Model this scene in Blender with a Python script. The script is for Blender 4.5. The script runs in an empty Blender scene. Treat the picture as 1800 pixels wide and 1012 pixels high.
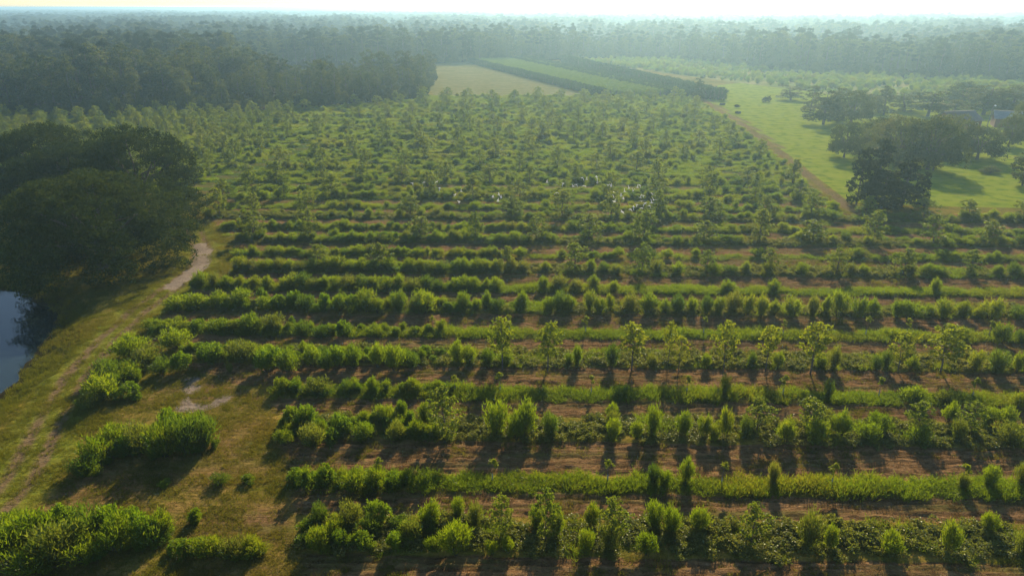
import bpy, math, random
import numpy as np
R = math.radians
scene = bpy.context.scene
C = scene.collection

# ------------------------------------------------------------------ camera, sky, sun, exposure
CAM_H, PITCH, FPX = 35.0, R(22.3), 1201.0
cd = bpy.data.cameras.new('camera'); cam = bpy.data.objects.new('camera', cd); C.objects.link(cam)
cam.location = (0, 0, CAM_H); cam.rotation_euler = (R(90) - PITCH, 0, 0)
cd.sensor_width = 36; cd.lens = 36 * FPX / 1800; cd.clip_start = 0.5; cd.clip_end = 60000
scene.camera = cam

SUN_AZ, SUN_EL = R(15.0), R(27.5)          # azimuth measured from +Y towards +X
w = bpy.data.worlds.new('World'); scene.world = w; w.use_nodes = True
nt = w.node_tree
bg = nt.nodes['Background']
sky = nt.nodes.new('ShaderNodeTexSky'); sky.sky_type = 'NISHITA'; sky.sun_disc = False
sky.sun_elevation = SUN_EL; sky.sun_rotation = SUN_AZ
sky.altitude = 0; sky.air_density = 1.0; sky.dust_density = 0.5; sky.ozone_density = 2.2
nt.links.new(sky.outputs[0], bg.inputs['Color']); bg.inputs['Strength'].default_value = 0.075

sd = bpy.data.lights.new('sun', 'SUN'); sd.energy = 5.0; sd.angle = R(0.6); sd.color = (1.0, 0.80, 0.52)
sun = bpy.data.objects.new('sun', sd); C.objects.link(sun)
from mathutils import Vector
sun.rotation_euler = Vector((math.sin(SUN_AZ)*math.cos(SUN_EL), math.cos(SUN_AZ)*math.cos(SUN_EL), math.sin(SUN_EL))).to_track_quat('Z', 'Y').to_euler()
sun.location = (60, 200, 90)

vs = scene.view_settings
vs.view_transform = 'Standard'; vs.look = 'None'; vs.gamma = 1.0; vs.use_curve_mapping = False
vs.exposure = 1.15
HAZE_DENSITY = 0.00044

cy = scene.cycles
cy.max_bounces = 6; cy.diffuse_bounces = 3; cy.glossy_bounces = 2; cy.transmission_bounces = 3
cy.transparent_max_bounces = 8; cy.volume_bounces = 1
cy.use_denoising = True
cy.sample_clamp_indirect = 4

# ------------------------------------------------------------------ measuring helpers
cp, sp = math.cos(PITCH), math.sin(PITCH)
def gp(u, v, z=0.0):
    """ground point of the survey position (u, v) read off the 1800 px photograph"""
    a = (u - 900) / FPX; b = -(v - 506) / FPX
    dy = cp + b * sp; dz = -sp + b * cp
    t = (z - CAM_H) / dz
    return (a * t, dy * t)
def up_h(u, v, hpx):
    """height in metres of something standing at (u, v) and hpx tall"""
    x, y = gp(u, v)
    b = -((v - hpx) - 506) / FPX
    dy = cp + b * sp; dz = -sp + b * cp
    return CAM_H + dz / dy * y
def w_at(u, v, wpx):
    x, y = gp(u, v)
    return wpx * (y * cp + CAM_H * sp) / FPX
ORD = 'first second third fourth fifth sixth seventh eighth ninth tenth eleventh twelfth thirteenth fourteenth fifteenth sixteenth seventeenth eighteenth nineteenth'.split()
TENS = {20: 'twent', 30: 'thirt', 40: 'fort', 50: 'fift', 60: 'sixt', 70: 'sevent', 80: 'eight', 90: 'ninet'}
def ordw(n):
    if n < 20: return ORD[n-1]
    if n > 99: return '%dth' % n
    t = TENS[n // 10 * 10]
    return t + 'ieth' if n % 10 == 0 else t + 'y-' + ORD[n % 10 - 1]

def vnoise(x, y, s, seed=0):
    """smooth value noise 0..1"""
    x = np.asarray(x) / s + 1000.3; y = np.asarray(y) / s + 1000.7
    xi = np.floor(x).astype(np.int64); yi = np.floor(y).astype(np.int64); fx = x - xi; fy = y - yi
    fx = fx*fx*(3-2*fx); fy = fy*fy*(3-2*fy)
    def h(a, b):
        n = (a * 374761393 + b * 668265263 + seed * 974634777) & 0x7fffffff
        n = ((n ^ (n >> 13)) * 1274126177) & 0x7fffffff
        return ((n ^ (n >> 16)) & 0xffff) / 65535.0
    return (h(xi, yi)*(1-fx) + h(xi+1, yi)*fx)*(1-fy) + (h(xi, yi+1)*(1-fx) + h(xi+1, yi+1)*fx)*fy
def seg_dist(x, y, pts, closed=False):
    d = np.full(np.shape(x), 1e9)
    n = len(pts)
    for i in range(n if closed else n-1):
        ax, ay = pts[i]; bx, by = pts[(i+1) % n]
        vx, vy = bx-ax, by-ay
        t = np.clip(((x-ax)*vx + (y-ay)*vy) / (vx*vx+vy*vy+1e-9), 0, 1)
        d = np.minimum(d, np.hypot(x-ax-t*vx, y-ay-t*vy))
    return d
def inside(x, y, poly):
    c = np.zeros(np.shape(x), bool); n = len(poly)
    for i in range(n):
        ax, ay = poly[i]; bx, by = poly[(i+1) % n]
        if ay == by: continue
        c ^= ((ay > y) != (by > y)) & (x < (bx-ax)*(y-ay)/(by-ay)+ax)
    return c
def sdf(x, y, poly):                      # negative inside
    d = seg_dist(x, y, poly, True)
    return np.where(inside(x, y, poly), -d, d)
def sstep(a, b, t):
    t = np.clip((np.asarray(t)-a)/(b-a), 0, 1); return t*t*(3-2*t)

# ------------------------------------------------------------------ layout of the place
ROW0, PITCHROW, TILT = 36.2, 6.7, math.tan(R(1.25))
NROW = 40
def row_front(k, x): return ROW0 + PITCHROW*k - (np.asarray(x) - 17) * TILT
def row_width(k): return (3.7 if k < 6 else 3.2) if k % 2 == 0 else 2.0
POND = [gp(u, v, -1.5) for u, v in [(-60, 735), (0, 678), (22, 652), (48, 622), (74, 588), (84, 562), (70, 540), (20, 518), (-60, 508)]] + [(-112, 92), (-140, 78), (-125, 52), (-85, 44), (-66, 47)]
TRACK = [gp(u, v) for u, v in [(-160, 1040), (-40, 930), (35, 840), (85, 745), (130, 665), (188, 598), (245, 545), (305, 503), (345, 472), (356, 440), (342, 410), (332, 380), (352, 345), (412, 310), (470, 285), (540, 262)]]
LANE = [gp(u, v) for u, v in [(1236, 176), (1262, 192), (1300, 215), (1360, 260), (1420, 308), (1500, 372)]]
LANE_DITCH = [(x + 2.6, y) for x, y in LANE[:4]]
LAWN = [(x + 1.6, y) for x, y in LANE[:5]] + [gp(u, v) for u, v in [(1494, 357), (1640, 362), (1800, 366), (2050, 372), (2050, 215), (1800, 200), (1600, 178), (1450, 165), (1300, 146), (1262, 150)]]
HAY = [gp(u, v) for u, v in [(735, 114), (820, 109), (1042, 170), (1000, 176), (765, 172), (745, 140)]]
STRAW = [gp(u, v) for u, v in [(1000, 107), (1240, 101), (1400, 129), (1800, 146), (2050, 150), (2050, 215), (1800, 200), (1600, 178), (1450, 165), (1300, 146)]]
WOODS = [(-700, 225), (-300, 236), (-178, 245), (-140, 246), (-102, 251), (-74, 268), (-50, 283), (-38, 297), (-42, 380), (-58, 455), (-50, 485), (0, 505), (60, 538), (115, 520), (150, 440), (167, 414), (195, 392), (228, 374), (262, 357), (330, 330), (700, 320), (700, 1200), (-700, 1200)]
SAND = [gp(u, v) for u, v in [(320, 668), (345, 664), (352, 678), (338, 690), (342, 708), (370, 705), (392, 692), (412, 694), (398, 708), (370, 722), (330, 730), (306, 726), (312, 700)]]
SANDTRACK = [gp(u, v) for u, v in [(306, 501), (330, 488), (350, 470), (357, 445), (350, 432)]]
ROW_LEFT = {0: 530, 1: 512, 2: 486, 3: 474, 4: 300, 5: 250, 6: 290, 7: 335, 8: 405}
ROW_V = {0: 985, 1: 865, 2: 788, 3: 706, 4: 650, 5: 598, 6: 555, 7: 518, 8: 487}
def row_x0(k):
    if k in ROW_LEFT: return gp(ROW_LEFT[k], ROW_V[k])[0]
    y = ROW0 + PITCHROW*k
    tr = np.array(TRACK)
    if y < 132:
        i = int(np.argmin(np.abs(tr[6:, 1] - y))) + 6
        return tr[i, 0] + 4.0
    return -210.0
def row_x1(k):
    y = ROW0 + PITCHROW*k
    ln = np.array(LANE)[::-1]
    if y < ln[0, 1]: return 0.86*y + 60
    return float(np.interp(y, ln[:, 1], ln[:, 0])) - 2.5

def orchard(x, y):
    """1 inside the orchard, eased to 0 at its edges"""
    ye = np.asarray(y) + (np.asarray(x) - 17)*TILT
    ks = np.arange(NROW)
    x0 = np.interp(ye, ROW0 + PITCHROW*ks, [row_x0(k) for k in ks]); x1 = np.interp(ye, ROW0 + PITCHROW*ks, [row_x1(k) for k in ks])
    m = sstep(-1.5, 1.0, x - x0) * sstep(-1.0, 0.5, x1 - x) * sstep(-6, -4, ye - ROW0 + 10) 
    return m * (1 - sstep(296, 300, ye)), ye
def height(x, y):
    x = np.asarray(x, float); y = np.asarray(y, float)
    d = sdf(x, y, POND)
    d = d - 1.3 + (vnoise(x, y, 2.5, 9) - 0.5)*1.2
    z = -1.5*sstep(5.5, 0.0, d) - 1.7*sstep(0, -5, d)
    o, ye = orchard(x, y)
    k = np.floor((ye - ROW0) / PITCHROW); t = (ye - ROW0) - k*PITCHROW
    wd = np.where(k % 2 == 0, np.where(k < 6, 3.7, 3.2), 2.0)
    strip = sstep(-0.3, 0.25, t)*sstep(wd + 0.3, wd - 0.25, t)
    near = sstep(170, 120, y)
    z = z + o*strip*0.16*near
    z = z + (vnoise(x, y, 9, 1) - 0.5)*0.16*near + (vnoise(x, y, 1.7, 2) - 0.5)*0.10*near
    z = z + (vnoise(x*0.35, y, 0.75, 3) - 0.5)*0.13*near*o*(1-strip)
    fur = (0.5+0.5*np.cos(2*np.pi*ye/0.62+2.5*vnoise(x, y, 6, 13)))*0.12+(vnoise(x*.5, y, .4, 14)-.5)*.28
    z = z + fur*sstep(110, 85, y)*o*(1-strip)
    dt = np.abs(seg_dist(x, y, TRACK) - 1.0)
    z = z - 0.11*sstep(0.5, 0.05, dt)
    z = z - 0.35*sstep(1.0, 0.1, seg_dist(x, y, LANE_DITCH))
    return z

# ------------------------------------------------------------------ materials
def new_mat(name):
    m = bpy.data.materials.new(name); m.use_nodes = True
    t = m.node_tree; t.nodes.clear()
    return m, t, t.nodes.new('ShaderNodeOutputMaterial')
class NT:
    def __init__(s, t): s.t = t
    def n(s, typ, **k):
        o = s.t.nodes.new(typ)
        for a, b in k.items(): setattr(o, a, b)
        return o
    def l(s, a, b): s.t.links.new(a, b)
    def put(s, sock, v):
        if hasattr(v, 'is_linked'): s.l(v, sock)
        else: sock.default_value = v
    def math(s, op, a, b=0.0, clamp=False):
        o = s.n('ShaderNodeMath', operation=op, use_clamp=clamp); s.put(o.inputs[0], a); s.put(o.inputs[1], b); return o.outputs[0]
    def mix(s, f, a, b):
        o = s.n('ShaderNodeMix', data_type='RGBA'); s.put(o.inputs[0], f)
        for q, v in ((6, a), (7, b)):
            s.put(o.inputs[q], v if hasattr(v, 'is_linked') else (*v, 1.0)[:4])
        return o.outputs[2]
    def noise(s, vec, scale, detail=3, rough=0.55):
        o = s.n('ShaderNodeTexNoise'); s.l(vec, o.inputs['Vector']); o.inputs['Scale'].default_value = scale
        o.inputs['Detail'].default_value = detail; o.inputs['Roughness'].default_value = rough; return o.outputs['Fac']
    def ramp(s, f, a, b):
        o = s.n('ShaderNodeMapRange'); o.clamp = True; s.put(o.inputs[0], f); o.inputs[1].default_value = a; o.inputs[2].default_value = b; return o.outputs[0]
    def scaled(s, vec, sc):
        o = s.n('ShaderNodeVectorMath', operation='MULTIPLY'); s.l(vec, o.inputs[0]); o.inputs[1].default_value = sc; return o.outputs[0]

def leaf_mat(name, dark, light, dry, transl=0.45, tl=(1.5, 1.35, 0.5), gloss=0.03, drymax=0.5):
    """thin leaves: diffuse + translucent, colour varying per plant, per leaf and over the field"""
    m, t, out = new_mat(name); g = NT(t)
    geo = g.n('ShaderNodeNewGeometry'); oi = g.n('ShaderNodeObjectInfo')
    f1 = g.noise(geo.outputs['Position'], 0.07, 2)
    mixf = g.math('ADD', g.math('MULTIPLY', oi.outputs['Random'], 0.55), g.math('MULTIPLY', geo.outputs['Random Per Island'], 0.45))
    c = g.mix(mixf, dark, light)
    dr = g.math('MULTIPLY', g.ramp(g.math('ADD', f1, g.math('MULTIPLY', g.math('SUBTRACT', geo.outputs['Random Per Island'], 0.5), 0.35)), 0.5, 0.75), drymax)
    c = g.mix(dr, c, dry)
    d = g.n('ShaderNodeBsdfDiffuse'); g.l(c, d.inputs['Color'])
    tr = g.n('ShaderNodeBsdfTranslucent')
    mm = g.n('ShaderNodeVectorMath', operation='MULTIPLY'); g.l(c, mm.inputs[0]); mm.inputs[1].default_value = tl
    g.l(mm.outputs[0], tr.inputs['Color'])
    s = g.n('ShaderNodeMixShader'); s.inputs[0].default_value = transl; g.l(d.outputs[0], s.inputs[1]); g.l(tr.outputs[0], s.inputs[2])
    gl = g.n('ShaderNodeBsdfGlossy'); gl.inputs['Roughness'].default_value = 0.42; gl.inputs['Color'].default_value = (0.8, 0.85, 0.75, 1)
    s2 = g.n('ShaderNodeMixShader'); s2.inputs[0].default_value = gloss; g.l(s.outputs[0], s2.inputs[1]); g.l(gl.outputs[0], s2.inputs[2])
    g.l(s2.outputs[0], out.inputs['Surface'])
    return m
def plain_mat(name, a, b, scale=3.0, rough=0.8, bump=0.0, stretch=(1, 1, 1), metal=0.0):
    m, t, out = new_mat(name); g = NT(t)
    tc = g.n('ShaderNodeTexCoord'); v = g.scaled(tc.outputs['Object'], stretch)
    f = g.noise(v, scale, 4)
    c = g.mix(g.ramp(f, 0.3, 0.7), a, b)
    p = g.n('ShaderNodeBsdfPrincipled'); g.l(c, p.inputs['Base Color']); p.inputs['Roughness'].default_value = rough; p.inputs['Metallic'].default_value = metal
    if bump:
        bn = g.n('ShaderNodeBump'); bn.inputs['Strength'].default_value = bump; bn.inputs['Distance'].default_value = 0.05; g.l(f, bn.inputs['Height']); g.l(bn.outputs[0], p.inputs['Normal'])
    g.l(p.outputs[0], out.inputs['Surface'])
    return m

M = {}
M['shrub'] = leaf_mat('shrub_leaf', (0.056, 0.108, 0.007), (0.126, 0.192, 0.012), (0.155, 0.155, 0.028), 0.62, (1.85, 1.62, 0.4), 0.015)
M['shrub_olive'] = leaf_mat('olive_shrub_leaf', (0.066, 0.100, 0.016), (0.128, 0.165, 0.030), (0.165, 0.160, 0.045), 0.58, (1.6, 1.45, 0.5), 0.015)
M['shrub_dark'] = leaf_mat('dark_shrub_leaf', (0.035, 0.075, 0.010), (0.080, 0.130, 0.016), (0.090, 0.110, 0.024), 0.55, (1.7, 1.6, 0.5), 0.015)
M['weed'] = leaf_mat('weed_leaf', (0.052, 0.112, 0.008), (0.118, 0.194, 0.014), (0.125, 0.135, 0.022), 0.58, (1.8, 1.65, 0.4), 0.015)
M['grass'] = leaf_mat('tall_grass_blade', (0.060, 0.116, 0.008), (0.126, 0.194, 0.012), (0.165, 0.155, 0.030), 0.62, (1.85, 1.62, 0.4), 0.015, 0.6)
M['vine'] = leaf_mat('vine_leaf', (0.065, 0.100, 0.018), (0.150, 0.180, 0.040), (0.165, 0.155, 0.050), 0.55, (1.6, 1.4, 0.6), 0.025)
M['pecan'] = leaf_mat('orchard_leaf', (0.066, 0.112, 0.016), (0.126, 0.172, 0.026), (0.155, 0.160, 0.034), 0.60, (1.75, 1.6, 0.5), 0.015)
M['young'] = leaf_mat('young_orchard_leaf', (0.100, 0.150, 0.012), (0.162, 0.205, 0.020), (0.180, 0.190, 0.026), 0.6, (1.7, 1.5, 0.4), 0.015)
M['oak'] = leaf_mat('oak_leaf', (0.014, 0.031, 0.006), (0.054, 0.078, 0.014), (0.056, 0.062, 0.017), 0.24, (1.5, 1.35, 0.6), 0.0, 0.4)
M['wood'] = leaf_mat('woodland_leaf', (0.016, 0.036, 0.011), (0.096, 0.122, 0.025), (0.095, 0.085, 0.032), 0.38, (1.6, 1.45, 0.6), 0.01, 0.45)
M['wood_dark'] = leaf_mat('vine_clad_leaf', (0.014, 0.026, 0.008), (0.034, 0.048, 0.012), (0.045, 0.042, 0.018), 0.2, (1.4, 1.3, 0.6), 0.01, 0.3)
M['pine'] = leaf_mat('pine_needle', (0.018, 0.036, 0.016), (0.040, 0.058, 0.020), (0.055, 0.052, 0.025), 0.25, (1.4, 1.3, 0.6), 0.015, 0.3)
M['plot'] = leaf_mat('plantation_leaf', (0.022, 0.050, 0.016), (0.040, 0.075, 0.020), (0.045, 0.075, 0.020), 0.3, (1.4, 1.4, 0.5), 0.015, 0.3)
M['plot_light'] = leaf_mat('light_plantation_leaf', (0.060, 0.115, 0.014), (0.100, 0.155, 0.018), (0.105, 0.140, 0.026), 0.45, (1.7, 1.6, 0.5), 0.015, 0.3)
M['shortgrass'] = leaf_mat('short_grass_blade', (0.060, 0.085, 0.012), (0.120, 0.135, 0.020), (0.165, 0.130, 0.040), 0.5, (1.7, 1.45, 0.5), 0.01, 0.7)
M['brush'] = leaf_mat('brush_leaf', (0.020, 0.026, 0.012), (0.035, 0.040, 0.018), (0.05, 0.045, 0.025), 0.2, (1.2, 1.2, 0.6), 0.01)
M['bark'] = plain_mat('bark', (0.055, 0.042, 0.030), (0.115, 0.095, 0.075), 6, 0.9, 0.6, (3, 3, 0.6))
M['stem'] = plain_mat('shrub_stem', (0.030, 0.026, 0.014), (0.060, 0.048, 0.024), 8, 0.9)
M['greybark'] = plain_mat('grey_bark', (0.07, 0.06, 0.05), (0.12, 0.11, 0.095), 6, 0.9, 0.4, (3, 3, 0.6))
M['guard'] = plain_mat('tree_guard_plastic', (0.24, 0.28, 0.28), (0.32, 0.36, 0.36), 4, 0.5)
M['white'] = leaf_mat('egret_feather', (0.78, 0.78, 0.76), (0.84, 0.84, 0.83), (0.80, 0.80, 0.78), 0.4, (1.0, 1.0, 1.0), 0.02)
M['beak'] = plain_mat('egret_beak', (0.45, 0.28, 0.04), (0.50, 0.32, 0.05), 5, 0.5)

def ground_mat():
    m, t, out = new_mat('field_ground'); g = NT(t)
    pos = g.n('ShaderNodeNewGeometry').outputs['Position']
    A = []
    for nm in ('m1', 'm2', 'm3'):
        a = g.n('ShaderNodeAttribute', attribute_name=nm); s = g.n('ShaderNodeSeparateColor'); g.l(a.outputs['Color'], s.inputs[0]); A.append(s.outputs)
    big = g.noise(pos, 0.035, 3); mid = g.noise(pos, 0.35, 4); fine = g.noise(pos, 2.6, 6, 0.75); grit = g.noise(g.scaled(pos, (0.5, 1.5, 1)), 2.2, 5, 0.85)
    st = g.noise(g.scaled(pos, (0.22, 1.9, 1)), 1.0, 5, 0.7)       # tillage streaks along the rows
    st2 = g.noise(g.scaled(pos, (0.05, 0.8, 1)), 1.0, 2, 0.5)
    def mask(sock, soft=0.5):
        return g.ramp(g.math('ADD', sock, g.math('MULTIPLY', g.math('SUBTRACT', g.math('ADD', g.math('MULTIPLY', mid, 0.6), g.math('MULTIPLY', fine, 0.4)), 0.5), 0.9)), 0.5-soft*0.4, 0.5+soft*0.4)
    grass = g.mix(g.ramp(g.math('ADD', g.math('MULTIPLY', mid, 0.6), g.math('MULTIPLY', fine, 0.5)), 0.4, 0.7), (0.095, 0.115, 0.012), (0.290, 0.200, 0.045))
    grass = g.mix(g.math('MULTIPLY', g.ramp(grit, .58, .66), .6), grass, (0.220, 0.165, 0.050))
    grass = g.mix(g.math('MULTIPLY', g.ramp(grit, .44, .36), .7), grass, (0.030, 0.034, 0.008))
    grass = g.mix(g.math('MULTIPLY', g.ramp(big, 0.5, 0.7), .6), grass, (0.060, 0.082, 0.014))
    soil = g.mix(g.ramp(g.math('ADD', g.math('MULTIPLY', st, 0.6), g.math('MULTIPLY', fine, 0.4)), 0.40, 0.62), (0.090, 0.053, 0.023), (0.285, 0.170, 0.080))
    soil = g.mix(g.math('MULTIPLY', g.ramp(grit, .56, .66), .8), soil, (0.330, 0.225, 0.115))
    soil = g.mix(g.math('MULTIPLY', g.ramp(grit, .44, .36), .85), soil, (0.036, 0.022, 0.012))
    soil = g.mix(g.math('MULTIPLY', g.ramp(g.math('ADD', st2, g.math('MULTIPLY', g.math('SUBTRACT', fine, 0.5), 0.5)), 0.5, 0.68), 0.65), soil, (0.110, 0.115, 0.028))
    lawn = g.mix(g.ramp(g.math('ADD', g.math('MULTIPLY', mid, 0.5), g.math('MULTIPLY', st2, 0.5)), 0.35, 0.65), (0.142, 0.212, 0.011), (0.232, 0.270, 0.022))
    lawn = g.mix(g.math('MULTIPLY', g.ramp(g.noise(g.scaled(pos, (0.12, 0.5, 1)), 1.0, 4, .7), .5, .7), .55), lawn, (0.270, 0.255, 0.050))
    lawn = g.mix(g.math('MULTIPLY', g.ramp(mid, .48, .36), .6), lawn, (0.085, 0.140, 0.010))
    hay = g.mix(g.ramp(g.math('ADD', g.math('MULTIPLY', mid, .4), g.math('MULTIPLY', g.noise(g.scaled(pos, (0.06, 0.35, 1)), 1.0, 4, .7), .6)), 0.40, 0.62), (0.130, 0.140, 0.040), (0.220, 0.195, 0.075))
    straw = g.mix(g.ramp(g.math('ADD', big, g.math('MULTIPLY', g.math('SUBTRACT', mid, 0.5), 0.8)), 0.4, 0.62), (0.130, 0.170, 0.040), (0.260, 0.235, 0.095))
    worn = g.mix(g.ramp(fine, 0.35, 0.65), (0.105, 0.072, 0.036), (0.205, 0.150, 0.080))
    sand = g.mix(g.ramp(g.math('ADD', g.math('MULTIPLY', mid, 0.4), g.math('MULTIPLY', fine, 0.6)), 0.35, 0.65), (0.155, 0.122, 0.092), (0.320, 0.262, 0.205))
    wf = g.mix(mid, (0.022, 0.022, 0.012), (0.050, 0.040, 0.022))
    c = g.mix(g.math('MULTIPLY', g.math('MULTIPLY', A[0][1], A[0][1]), g.ramp(g.n('ShaderNodeSeparateXYZ').outputs[1], 80, 140)), grass, (0.064, 0.098, 0.015))
    g.l(pos, [q for q in g.t.nodes if q.bl_idname == 'ShaderNodeSeparateXYZ'][0].inputs[0])
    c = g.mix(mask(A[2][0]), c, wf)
    c = g.mix(mask(A[2][2], .7), c, g.mix(g.ramp(g.math('ADD', g.math('MULTIPLY', mid, 0.5), g.math('MULTIPLY', fine, 0.5)), .38, .62), (0.110, 0.145, 0.014), (0.210, 0.200, 0.030)))
    c = g.mix(mask(A[1][1], .3), c, hay)
    c = g.mix(mask(A[2][1], .6), c, straw)
    c = g.mix(mask(A[1][0], .3), c, lawn)
    c = g.mix(mask(A[0][0], .7), c, soil)
    c = g.mix(mask(A[1][2], .9), c, worn)
    c = g.mix(mask(A[0][2], .5), c, sand)
    p = g.n('ShaderNodeBsdfDiffuse'); g.l(c, p.inputs['Color']); p.inputs['Roughness'].default_value = 0.3
    hgt = g.math('ADD', g.math('MULTIPLY', fine, 0.6), g.math('MULTIPLY', st, 0.7))
    bn = g.n('ShaderNodeBump'); bn.inputs['Strength'].default_value = 1.0; bn.inputs['Distance'].default_value = 0.30; g.l(hgt, bn.inputs['Height']); g.l(bn.outputs[0], p.inputs['Normal'])
    g.l(p.outputs[0], out.inputs['Surface'])
    return m
M['ground'] = ground_mat()
def water_mat():
    m, t, out = new_mat('pond_water'); g = NT(t)
    pos = g.n('ShaderNodeNewGeometry').outputs['Position']
    p = g.n('ShaderNodeBsdfPrincipled'); p.inputs['Base Color'].default_value = (0.012, 0.022, 0.024, 1); p.inputs['Roughness'].default_value = 0.03; p.inputs['IOR'].default_value = 1.33
    bn = g.n('ShaderNodeBump'); bn.inputs['Strength'].default_value = 0.12; bn.inputs['Distance'].default_value = 0.05; g.l(g.noise(pos, 2.2, 3), bn.inputs['Height']); g.l(bn.outputs[0], p.inputs['Normal'])
    g.l(p.outputs[0], out.inputs['Surface']); return m
M['water'] = water_mat()

# ------------------------------------------------------------------ mesh helpers
def tag(o, label=None, cat=None, group=None, kind=None):
    if label: o['label'] = label
    if cat: o['category'] = cat
    if group: o['group'] = group
    if kind: o['kind'] = kind
    return o
def mesh_np(name, V, F, mats, mi=None, smooth=False):
    """V (n,3); F list of (k,3)/(k,4) index arrays"""
    me = bpy.data.meshes.new(name)
    V = np.asarray(V, np.float32); F = [np.asarray(f, np.int32) for f in F if len(f)]
    me.vertices.add(len(V)); me.vertices.foreach_set('co', V.ravel())
    li = np.concatenate([f.ravel() for f in F]); ln = np.concatenate([np.full(len(f), f.shape[1], np.int32) for f in F])
    me.loops.add(len(li)); me.loops.foreach_set('vertex_index', li)
    me.polygons.add(len(ln)); st = np.concatenate([[0], np.cumsum(ln)[:-1]]).astype(np.int32)
    me.polygons.foreach_set('loop_start', st); me.polygons.foreach_set('loop_total', ln)
    for m in mats: me.materials.append(m)
    if mi is not None: me.polygons.foreach_set('material_index', np.asarray(mi, np.int32))
    me.polygons.foreach_set('use_smooth', np.full(len(ln), smooth))
    me.update(calc_edges=True)
    return me
class Geo:
    def __init__(s): s.V = []; s.Q = []; s.T = []; s.n = 0
    def add(s, V, Q=None, T=None):
        V = np.asarray(V, float)
        if Q is not None and len(Q): s.Q.append(np.asarray(Q) + s.n)
        if T is not None and len(T): s.T.append(np.asarray(T) + s.n)
        s.V.append(V); s.n += len(V)
    def tube(s, pts, rad, sides=6):
        pts = np.asarray(pts, float); k = len(pts)
        d = np.gradient(pts, axis=0); d /= np.linalg.norm(d, axis=1)[:, None] + 1e-9
        ref = np.array([0.31, 0.95, 0.02]) if abs(d[0, 2]) > 0.5 else np.array([0, 0, 1.0])
        a = np.cross(d, ref); a /= np.linalg.norm(a, axis=1)[:, None] + 1e-9; b = np.cross(d, a)
        th = np.linspace(0, 2*np.pi, sides, endpoint=False)
        ring = pts[:, None] + np.asarray(rad)[:, None, None]*(np.cos(th)[None, :, None]*a[:, None] + np.sin(th)[None, :, None]*b[:, None])
        Q = [(i*sides+j, i*sides+(j+1) % sides, (i+1)*sides+(j+1) % sides, (i+1)*sides+j) for i in range(k-1) for j in range(sides)]
        s.add(ring.reshape(-1, 3), Q)
    def box(s, c, size, rz=0.0):
        c = np.array(c); h = np.array(size)/2
        v = np.array([[x, y, z] for z in (-1, 1) for y in (-1, 1) for x in (-1, 1)], float)*h
        ca, sa = math.cos(rz), math.sin(rz); v = np.stack([v[:, 0]*ca - v[:, 1]*sa, v[:, 0]*sa + v[:, 1]*ca, v[:, 2]], 1) + c
        s.add(v, [(0, 2, 3, 1), (4, 5, 7, 6), (0, 1, 5, 4), (2, 6, 7, 3), (0, 4, 6, 2), (1, 3, 7, 5)])
    def leaves(s, c, d, L, W, rng, droop=0.0):
        n = len(c); d = d/(np.linalg.norm(d, axis=1)[:, None]+1e-9)
        r = rng.normal(size=(n, 3)); sd_ = np.cross(d, r); sd_ /= np.linalg.norm(sd_, axis=1)[:, None]+1e-9
        L = np.broadcast_to(L, n)[:, None]; W = np.broadcast_to(W, n)[:, None]
        v = np.stack([c - d*L*.5, c + sd_*W*.5 - d*L*.05, c + d*L*.5, c - sd_*W*.5 - d*L*.05], 1).reshape(-1, 3)
        s.add(v, np.arange(n*4).reshape(n, 4))
    def blades(s, b, d, L, W, rng):
        n = len(b); d = d/(np.linalg.norm(d, axis=1)[:, None]+1e-9)
        r = rng.normal(size=(n, 3)); r[:, 2] *= 0.2; sd_ = np.cross(d, r); sd_ /= np.linalg.norm(sd_, axis=1)[:, None]+1e-9
        L = np.broadcast_to(L, n)[:, None]; W = np.broadcast_to(W, n)[:, None]
        v = np.stack([b - sd_*W*.5, b + sd_*W*.5, b + d*L], 1).reshape(-1, 3)
        s.add(v, None, np.arange(n*3).reshape(n, 3))
    def mesh(s, name, mat, smooth=False):
        V = np.concatenate(s.V)
        return mesh_np(name, V, [np.concatenate(q) for q in (s.Q, s.T) if q], [mat], None, smooth)
def joined(name, geos):
    V = []; F4 = []; F3 = []; i4 = []; i3 = []; n = 0; mats = []
    for k, (g, m) in enumerate(geos):
        mats.append(m); V.append(np.concatenate(g.V))
        for q in g.Q: F4.append(q + n); i4 += [k]*len(q)
        for q in g.T: F3.append(q + n); i3 += [k]*len(q)
        n += g.n
    F = []; mi = []
    if F4: F.append(np.concatenate(F4)); mi += i4
    if F3: F.append(np.concatenate(F3)); mi += i3
    return mesh_np(name, np.concatenate(V), F, mats, mi)
def obj(name, me, parent=None, loc=(0, 0, 0)):
    o = bpy.data.objects.new(name, me); C.objects.link(o); o.location = loc
    if parent: o.parent = parent
    return o

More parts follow.
